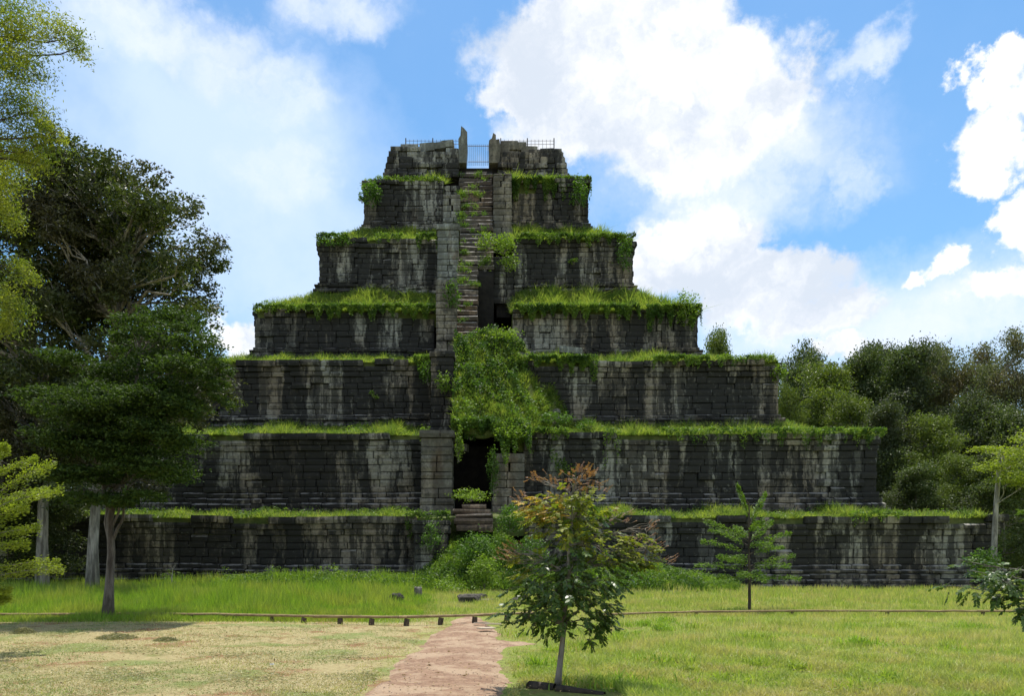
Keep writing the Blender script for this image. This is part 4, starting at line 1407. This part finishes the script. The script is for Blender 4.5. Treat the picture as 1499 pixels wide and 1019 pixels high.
for (c, px, py, rx, ry, n) in YT:
    cc = W(px, py, D5)
    rx_, ry_ = rx * D5 / F, ry * D5 / F
    dep = min(.75, rx_ * 1.2)
    off = 0
    if c in 'ro': cc[1] += random.uniform(-.3, .3)
    j = int(np.argmin(abs(trunk[3:, 2] - (cc[2] - .22 * abs(cc[0] - trunk[4][0]) - .06)))) + 3
    pb = limb(tm, trunk[j], cc, .012, .005, sag=.06, seg=6, wob=.03, sides=5)
    n = int(n * {'g': 1.15, 'l': 1.6, 'r': 2.2, 'o': 1.6}[c])
    P = cc + unit(rng.normal(0, 1, (n, 3))) * (rng.uniform(0, 1, (n, 1)) ** .45) * [rx_, dep, ry_]
    for p in P[::3]:
        limb(tm, pb[rng.integers(2, 6)], p, .005, .002, sag=.03, seg=4, wob=.05, sides=3)
    dd = unit((P - trunk[j]) * [1, 1, .3] + rng.normal(0, .25, P.shape))
    if c == 'r':
        compound(lm[c], tm, P, dd + [0, 0, .6], .12, 7, .024, droop=.0)
    else:
        compound(lm[c], tm, P, dd, .18, 5, .080 if c == 'g' else .07, droop=.55 if c == 'g' else .3)
par(tm.build('trunk', BARK, smooth=True), t)
for c, m_, nm, lb in (('g', L_YT, 'crown', 'glossy dark green lower leaves'), ('l', L_YT2, 'crown', 'lime green upper leaves'), ('r', L_RED, 'foliage', 'reddish new leaves at the branch tips'), ('o', L_ORG, 'foliage', 'golden yellow new leaves')):
    par(lm[c].build(nm, m_, label=lb), t)

# pinnate bough reaching in from the right
D6 = 9.3
t = thing('pinnate_tree', 'dark green tree outside the frame whose pinnate bough droops in at the lower right', 'tree', tuple(W(1580, 1037, D6)))
tm, l_ = MB(), MB()
tube(tm, [W(1580, 1037, D6), W(1582, 950, D6), W(1576, 880, D6), W(1580, 780, D6), W(1590, 700, D6)], [.06, .05, .04, .03, .015], 8)
for (x0, y0, x1, y1, n) in ((1578, 900, 1410, 835, 26), (1578, 920, 1460, 872, 24), (1545, 890, 1398, 858, 20), (1576, 880, 1430, 820, 20), (1578, 900, 1480, 890, 20), (1578, 860, 1470, 830, 18),
                         (1590, 760, 1700, 700, 26), (1582, 800, 1540, 740, 26), (1585, 830, 1690, 800, 22), (1578, 905, 1440, 845, 20), (1580, 780, 1600, 660, 30)):
    a, b = W(x0, y0, D6), W(x1, y1, D6) + [0, random.uniform(-.4, .4), 0]
    p = limb(tm, a, b, .014, .004, sag=.04, seg=7, wob=.015, sides=5)
    tt_ = rng.uniform(.3, 1, n)
    P = np.stack([np.interp(tt_, np.linspace(0, 1, 7), p[:, i]) for i in range(3)], 1) + rng.normal(0, .03, (n, 3))
    dd = unit(unit(b - a)[None] * .6 + rng.normal(0, .5, (n, 3)))
    compound(l_, tm, P, dd, .20, 8, .058, droop=.65)
par(tm.build('trunk', BARK, smooth=True), t); par(l_.build('crown', L_YT), t)

# slim white-stemmed tree at the right end of the wall
D7 = 45.5
tp = [W(1454, 862, D7), W(1455, 800, D7), W(1458, 740, D7), W(1462, 690, D7), W(1468, 668, D7)]
cl = []
for (px, py, rx, ry) in ((1475, 700, 30, 10), (1490, 675, 30, 8), (1470, 660, 25, 7), (1460, 685, 22, 6), (1500, 705, 30, 12), (1520, 670, 40, 20), (1510, 640, 30, 12), (1445, 655, 16, 4)):
    p = W(px, py, D7 - 1); cl.append((p[0], D7 + random.uniform(-1.5, 1), p[2], rx * D7 / F, 1.0, ry * D7 / F))
make_tree('slim_tree', 'slim pale-stemmed tree with sparse yellow-green sprays past the right end of the wall', 'tree', tp[0], tp, .17, .10, cl, 5200, .17, L_SAP, BARK_P, twigs=4, limb_r=.035, spread=.3, flat=.6)

# forest trees: four kinds of crown, copied with their own sizes
def proto(seed, leafmat, n_leaf, size, h=24., rc=5.6, nclump=70, flat=.75):
    random.seed(seed)
    cl = []
    for i in range(nclump):
        a = random.uniform(0, 6.283); u = random.random()
        zc = h * (.12 + .83 * u)
        rmax = rc * math.sin(math.pi * min(1, .22 + .70 * u)) ** .6
        rr = rmax * random.uniform(.3, 1)
        r_ = random.uniform(1.3, 2.3)
        cl.append((rr * math.cos(a), rr * math.sin(a), min(zc, h - 1), r_, r_, r_ * flat))
    tp = [(0, 0, -.3), (.1, 0, h * .2), (.2, .1, h * .42), (0, .2, h * .62), (.1, 0, h * .8)]
    return make_tree('forest_tree', 'proto', 'tree', (0, 0, 0), tp, .34, .12, cl, n_leaf, size, leafmat, BARK, twigs=3, spread=.30, flat=.3, sub=36, limb_r=.08, start=.1, sides=7)

PRO = [proto(11, L_FOR, 46000, .36), proto(12, L_FOR2, 46000, .35), proto(13, L_FOR3, 40000, .33, nclump=66), proto(14, L_FOR, 46000, .36, rc=6.2, nclump=80)]
used = [False] * 4
def copy_tree(src, loc, h, wscale, rot, label, grp):
    o = src.copy()
    COL.objects.link(o)
    for ch in src.children:
        c = ch.copy(); COL.objects.link(c); c.parent = o
    set_tree(o, loc, h, wscale, rot, label, grp)
    return o
def set_tree(o, loc, h, ws, rot, label, grp):
    o.location = loc; o.scale = (ws, ws, h / 24.); o.rotation_euler = (0, 0, rot)
    o['label'] = label; o['group'] = grp
def plant(kind, px, top, D, wpx, label, grp):
    h = EYE + (HY - top) * D / F
    ws = wpx * D / F / 13.0
    loc = ((px - CX) * D / F, D, 0)
    if not used[kind]:
        used[kind] = True
        set_tree(PRO[kind], loc, h, ws, random.uniform(0, 6.28), label, grp)
    else:
        copy_tree(PRO[kind], loc, h, ws, random.uniform(0, 6.28), label, grp)
random.seed(5)
GR = 'forest trees right of the pyramid'
plant(1, 1046, 474, 104, 72, 'pale tree top showing just right of the fourth tier', GR)
plant(3, 1170, 492, 108, 108, 'round dark dome-shaped tree behind the right end of the third tier', GR)
plant(1, 1205, 522, 92, 135, 'bright green broad tree just right of the round dark dome', GR)
plant(1, 1155, 556, 84, 62, 'small bright bushy tree touching the right end of the third tier', GR)
plant(0, 1262, 512, 94, 120, 'dark leafy tree below the small white cloud, behind the second terrace end', GR)
plant(0, 1325, 500, 90, 120, 'dark green tree in the middle of the right-hand forest', GR)
plant(2, 1385, 486, 92, 120, 'grey-green open tree, second tallest in the right-hand forest', GR)
plant(2, 1474, 470, 84, 110, 'tallest brownish open tree at the right edge of the picture', GR)
plant(3, 1430, 560, 76, 120, 'dark tree below the tall brownish one at the right edge', GR)
plant(0, 1300, 590, 74, 110, 'dark low tree behind the right end of the second tier', GR)
plant(1, 1365, 600, 72, 110, 'greener low tree between the two dark low trees on the right', GR)
plant(3, 1500, 590, 70, 120, 'dark low tree cut by the right edge of the picture', GR)
plant(1, 1240, 535, 100, 120, 'yellowish-green tree filling the gap right of the round dark dome', GR)
plant(0, 1290, 498, 104, 120, 'farther dark green tree, its top just right of the small white cloud', GR)
plant(3, 1352, 505, 100, 130, 'broad dark tree filling the middle of the right-hand forest', GR)
plant(2, 1425, 492, 98, 120, 'grey-green tree between the two tallest trees on the right', GR)
plant(1, 1250, 570, 82, 110, 'bright low tree above the right end of the second terrace', GR)
plant(0, 1560, 520, 84, 140, 'dark tree beyond the right edge of the picture', GR)
plant(3, 1640, 540, 80, 140, 'farther dark tree beyond the right edge of the picture', GR)
plant(1, 1405, 660, 63, 90, 'small bushy tree low beside the pale slim stem', GR)
plant(0, 1340, 680, 62, 100, 'small dark bushy tree just behind the right end of the lowest terrace', GR)
plant(3, 1470, 650, 60, 110, 'small dark bushy tree behind the pale slim stem', GR)
GL = 'forest trees left of the pyramid'
plant(0, 20, 470, 62, 170, 'dark forest tree behind the farther tall trunk at the left edge', GL)
plant(3, 110, 500, 66, 150, 'dark forest tree behind the nearer tall trunk', GL)
plant(0, 195, 530, 70, 120, 'dark forest tree behind the feathery tree crown', GL)
plant(3, 250, 560, 86, 110, 'dark forest tree meeting the left end of the third tier', GL)
plant(0, -80, 440, 58, 170, 'dark forest tree beyond the left edge of the picture', GL)
plant(3, -190, 420, 60, 180, 'farther dark forest tree beyond the left edge of the picture', GL)
plant(0, 60, 600, 44, 150, 'low dark tree between the two tall trunks', GL)
plant(3, -60, 560, 42, 170, 'low dark tree at the left edge behind the layered sapling', GL)
# understory that closes the view under the trees
mb = MB()
n = 60000
sx = np.where(rng.uniform(0, 1, n) < .55, rng.uniform(31, 110, n), rng.uniform(-110, -30, n))
y = rng.uniform(66, 100, n)
z = rng.uniform(0, 1, n) * (6 + 2 * np.sin(sx * .5) + 1.2 * np.sin(sx * 1.7))
leaves(mb, np.stack([sx, y, z], 1), .5, flat=.3)
tag(mb.build('forest_undergrowth', L_FOR), 'dark undergrowth closing the view below the forest trees', 'undergrowth', kind='stuff')
mb = MB()
n = 50000
sx = rng.uniform(-240, 240, n); y = rng.uniform(125, 150, n)
z = rng.uniform(0, 1, n) * (14 + 3 * np.sin(sx * .11) + 2 * np.sin(sx * .37))
leaves(mb, np.stack([sx, y, z], 1), 1.1, flat=.3)
tag(mb.build('distant_forest', L_FOR), 'distant forest behind the pyramid', 'forest', kind='stuff')

# ------------------------------------------------------------------ shrubs growing on and around the ruin
def shrub(name, label, px, py, D, rx, ry, n, size, m, stems=6, dep=None):
    """rx, ry: half size in photo pixels at distance D; stands on the point below its centre"""
    c = W(px, py, D)
    R_ = np.array([rx * D / F, dep or min(rx * D / F, 1.2), ry * D / F])
    base = c - [0, 0, R_[2]]
    t = thing(name, label, 'shrub', tuple(base))
    tm, lm = MB(), MB()
    for _ in range(stems):
        e = c + unit(rng.normal(0, 1, 3)) * R_ * .7
        limb(tm, base + rng.normal(0, .04, 3), e, .02, .006, sag=.05, seg=5, wob=.05, sides=4)
    P = clump_points(c, R_, n, sub=max(5, n // 22), spread=.24)
    P[:, 2] = np.maximum(P[:, 2], base[2] - .1)
    leaves(lm, P, size, flat=.4)
    par(tm.build('stems', BARK), t); par(lm.build('foliage', m), t)
L_BUSH = m_leaf('bush_leaves', (.05, .11, .015), (.12, .22, .03), .38)
L_BUSHB = m_leaf('bright_bush_leaves', (.11, .19, .02), (.22, .31, .04), .42)
SH = [('bush growing out of the left end of the sixth tier', 543, 282, 67.6, 13, 20, 700, .22, L_BUSH),
      ('small leafy sprout below the bush at the left end of the sixth tier', 530, 290, 68.0, 9, 7, 160, .2, L_BUSH),
      ('shrub on the right shoulder of the sixth tier', 848, 288, 67.8, 13, 22, 700, .2, L_BUSH),
      ('dark bush sitting on the left stair pylon of the fourth tier', 662, 433, 59.6, 13, 18, 900, .17, L_BUSH),
      ('yellow-green bush on the stair edge of the fifth tier', 738, 358, 63.4, 17, 14, 900, .17, L_BUSHB),
      ('bright shrub on top of the right stair pylon of the fifth tier', 745, 385, 63.3, 18, 12, 500, .17, L_BUSHB),
      ('weedy patch spilling over the steps of the fifth tier', 712, 354, 64.0, 18, 10, 500, .17, L_BUSHB),
      ('small tuft on the right half of the fifth tier steps', 710, 385, 63.6, 10, 14, 260, .16, L_BUSHB),
      ('bush hanging over the right corner of the fourth tier', 1005, 450, 60.6, 17, 24, 1100, .18, L_BUSHB),
      ('bush hanging from the right corner of the fifth tier', 914, 372, 64.8, 13, 22, 800, .18, L_BUSH),
      ('bush at the right end of the third terrace', 1140, 545, 56.2, 10, 14, 400, .2, L_BUSHB),
      ('bush at the left corner of the fifth tier', 492, 355, 65.0, 20, 8, 500, .17, L_BUSH),
      ('small bush on the left end of the fourth terrace', 395, 450, 60.8, 11, 9, 250, .17, L_BUSHB),
      ('leafy sprout on the broken left pylon of the third tier', 650, 560, 54.3, 13, 14, 420, .17, L_BUSHB),
      ('dark creeper bush left of the third tier pylon', 627, 545, 55.6, 12, 20, 500, .17, L_BUSH),
      ('small plant rooted in the right wall of the fifth tier', 840, 381, 64.9, 7, 6, 90, .2, L_BUSHB),
      ('small plant rooted in the left wall of the third tier', 548, 577, 56.2, 7, 7, 90, .17, L_BUSHB),
      ('large round green bush at the foot of the stairs', 697, 806, 43.2, 24, 25, 2200, .15, L_BUSH),
      ('pale green bush in front of the large bush at the foot of the stairs', 708, 838, 40.2, 20, 24, 1500, .15, L_BUSHB),
      ('dark bush right of the broken slab landing', 748, 760, 44.8, 20, 20, 1400, .15, L_BUSH),
      ('low bush on the slope between the landing and the dark hollow', 690, 725, 48.5, 26, 9, 900, .14, L_BUSHB),
      ('bush behind the young tree at the wall foot', 775, 810, 43.8, 24, 30, 1800, .15, L_BUSH),
      ('dark creeper bush covering the top of the lowest left pylon', 632, 785, 45.0, 15, 22, 700, .13, L_BUSH),
      ('vine hanging down the lower left of the dark hollow', 672, 650, 49.8, 6, 26, 450, .14, L_BUSHB),
      ('green creeper column right of the dark hollow', 722, 690, 50.0, 8, 34, 900, .14, L_BUSH),
      ('leafy herb bush left of the pale bush by the stairs', 655, 862, 40.5, 24, 12, 900, .14, L_BUSHB),
      ('herb bush in tall grass below the left wall', 480, 855, 42.5, 26, 10, 900, .14, L_BUSH),
      ('narrow weed clump below the left wall near the thin dead sapling', 258, 862, 42.5, 8, 8, 200, .14, L_BUSHB),
      ('dense flowering herb bank right of the young tree', 925, 855, 41.0, 48, 17, 2800, .14, L_BUSH),
      ('green bush at the foot of the pale slim stem', 1440, 822, 44.5, 22, 22, 1000, .17, L_BUSH)]
SH += [('bushy growth at the top of the collapsed slope', 700, 548, 55.6, 24, 16, 1300, .16, L_BUSH),
       ('bush in the middle of the collapsed slope', 742, 588, 54.0, 20, 14, 900, .16, L_BUSH),
       ('bright bush low on the left side of the collapsed slope', 692, 602, 53.0, 18, 14, 900, .16, L_BUSHB),
       ('bush spilling over the right pylon below the collapsed slope', 750, 634, 51.0, 24, 16, 1300, .16, L_BUSHB),
       ('dark bush near the right end of the collapsed slope', 812, 612, 53.4, 20, 9, 700, .16, L_BUSH),
       ('dark bush against the left edge of the collapsed slope', 676, 575, 54.0, 10, 22, 700, .15, L_BUSH),
       ('round bush beside the dark void at the top of the slope', 738, 492, 57.6, 20, 12, 900, .17, L_BUSHB),
       ('dark bush above the dark hollow of the second tier', 688, 632, 51.6, 18, 12, 800, .15, L_BUSH),
       ('leafy bush at the foot of the third tier right of the slope', 860, 622, 52.6, 14, 8, 400, .16, L_BUSH)]
for (lb, px, py, D_, rx, ry, n_, sz, m_) in SH:
    shrub('shrub', lb, px, py, D_, rx, ry, n_, sz, m_)

# thin dead sapling against the lower left wall
t = thing('dead_sapling', 'thin bare dead sapling standing against the lowest wall on the left', 'sapling', tuple(W(250, 866, 42.5)))
mb = MB()
limb(mb, W(250, 866, 42.5), W(253, 832, 42.5), .035, .02, wob=.02)
for e in ((260, 822), (247, 826), (256, 824)): limb(mb, W(253, 834, 42.5), W(*e, 42.5), .018, .006, wob=.05)
par(mb.build('trunk', BARK_P), t)

# small white litter on the mown grass
mb = MB(); box(mb, -.03, .03, -.02, .02, 0, .025, .006)
o = mb.build('litter', LITTER); o.location = tuple(W(398, 974, F * (EYE - .03) / (974 - HY)))
tag(o, 'small scrap of white litter on the mown grass left of the path', 'litter')

# pebbles and dead leaves on the path, dead leaves and clippings on the lawns
mb = MB()
for _ in range(500):
    D_ = 2040 / rng.uniform(95, 230)
    l_e, r_e = path_edges(D_)
    x_ = rng.uniform(l_e - .1, r_e + .1); s_ = rng.uniform(.003, .010)
    v = unit(rng.normal(0, 1, (8, 3))) * [s_, s_, s_ * .6]
    v = np.array([(-1, -1, -1), (-1, 1, -1), (1, 1, -1), (1, -1, -1), (-1, -1, 1), (-1, 1, 1), (1, 1, 1), (1, -1, 1)]) * [s_, s_, s_ * .6] * rng.uniform(.6, 1.1, (8, 3))
    mb.add(v + [x_, D_, float(ground_h(x_, D_)) + .04 + s_ * .3], [(0, 1, 2, 3), (7, 6, 5, 4), (0, 4, 5, 1), (1, 5, 6, 2), (2, 6, 7, 3), (3, 7, 4, 0)])
tag(mb.build('pebbles', m_rough('pebble', (.22, .15, .11), (.45, .34, .26), 20)), 'small pebbles scattered on the red dirt path', 'pebbles', kind='stuff')
mb = MB()
n = 5000
D_ = 2040 / rng.uniform(92, 240, n); x_ = rng.uniform(-9, 8.5, n)
leaves(mb, np.stack([x_, D_, ground_h(x_, D_) + .045 + rng.uniform(0, .02, n)], 1), .05, flat=.85, ratio=.4)
tag(mb.build('dead_leaves', m_leaf('dead_leaves', (.12, .07, .03), (.40, .29, .13), .15)), 'dead leaves scattered over the path and lawns', 'leaves', kind='stuff')
mb = MB()
n = 60000
D_ = 2040 / rng.uniform(97, 240, n); x_ = rng.uniform(-10, 0, n)
u_ = np.sin(D_ * 2.4 + x_ * .35 + .6 * np.sin(x_ * 1.1)) + .5 * np.sin(x_ * 3.3 + D_ * 1.1)
k_ = (u_ > rng.uniform(.2, 1.5, n)) & (x_ < path_edges(D_)[0] - .1)
leaves(mb, np.stack([x_[k_], D_[k_], ground_h(x_[k_], D_[k_]) + .02 + rng.uniform(0, .03, k_.sum())], 1), .07, flat=.8, ratio=.14)
tag(mb.build('grass_clippings', m_leaf('grass_clippings', (.15, .17, .06), (.50, .46, .26), .2)), 'wilted grass clippings lying in rows on the mown lawn', 'clippings', kind='stuff')
# weeds in the joints of the stairs
mb = MB()
for _ in range(70):
    y_ = rng.uniform(58.6, 70); x0_, x1_ = -1.4, (.1 if y_ < 63.3 else 1.4)
    x_ = x0_ + abs(rng.normal(0, .3)) if rng.uniform() < .45 else rng.uniform(x0_, x1_)
    n = int(rng.uniform(10, 60))
    P_ = np.stack([min(x_, x1_) + rng.normal(0, .16, n), y_ + rng.normal(-.1, .1, n), np.full(n, stair_z(y_) + .05)], 1)
    leaves(mb, P_ + rng.normal(0, .08, (n, 3)), .14, flat=.4)
    blades(mb, P_[:n // 2], .3, .05, .7, lean_dir=(0, -.4))
tag(mb.build('stair_weeds', G_WEED), 'weeds growing in the joints of the stone stairs', 'weeds', kind='stuff')
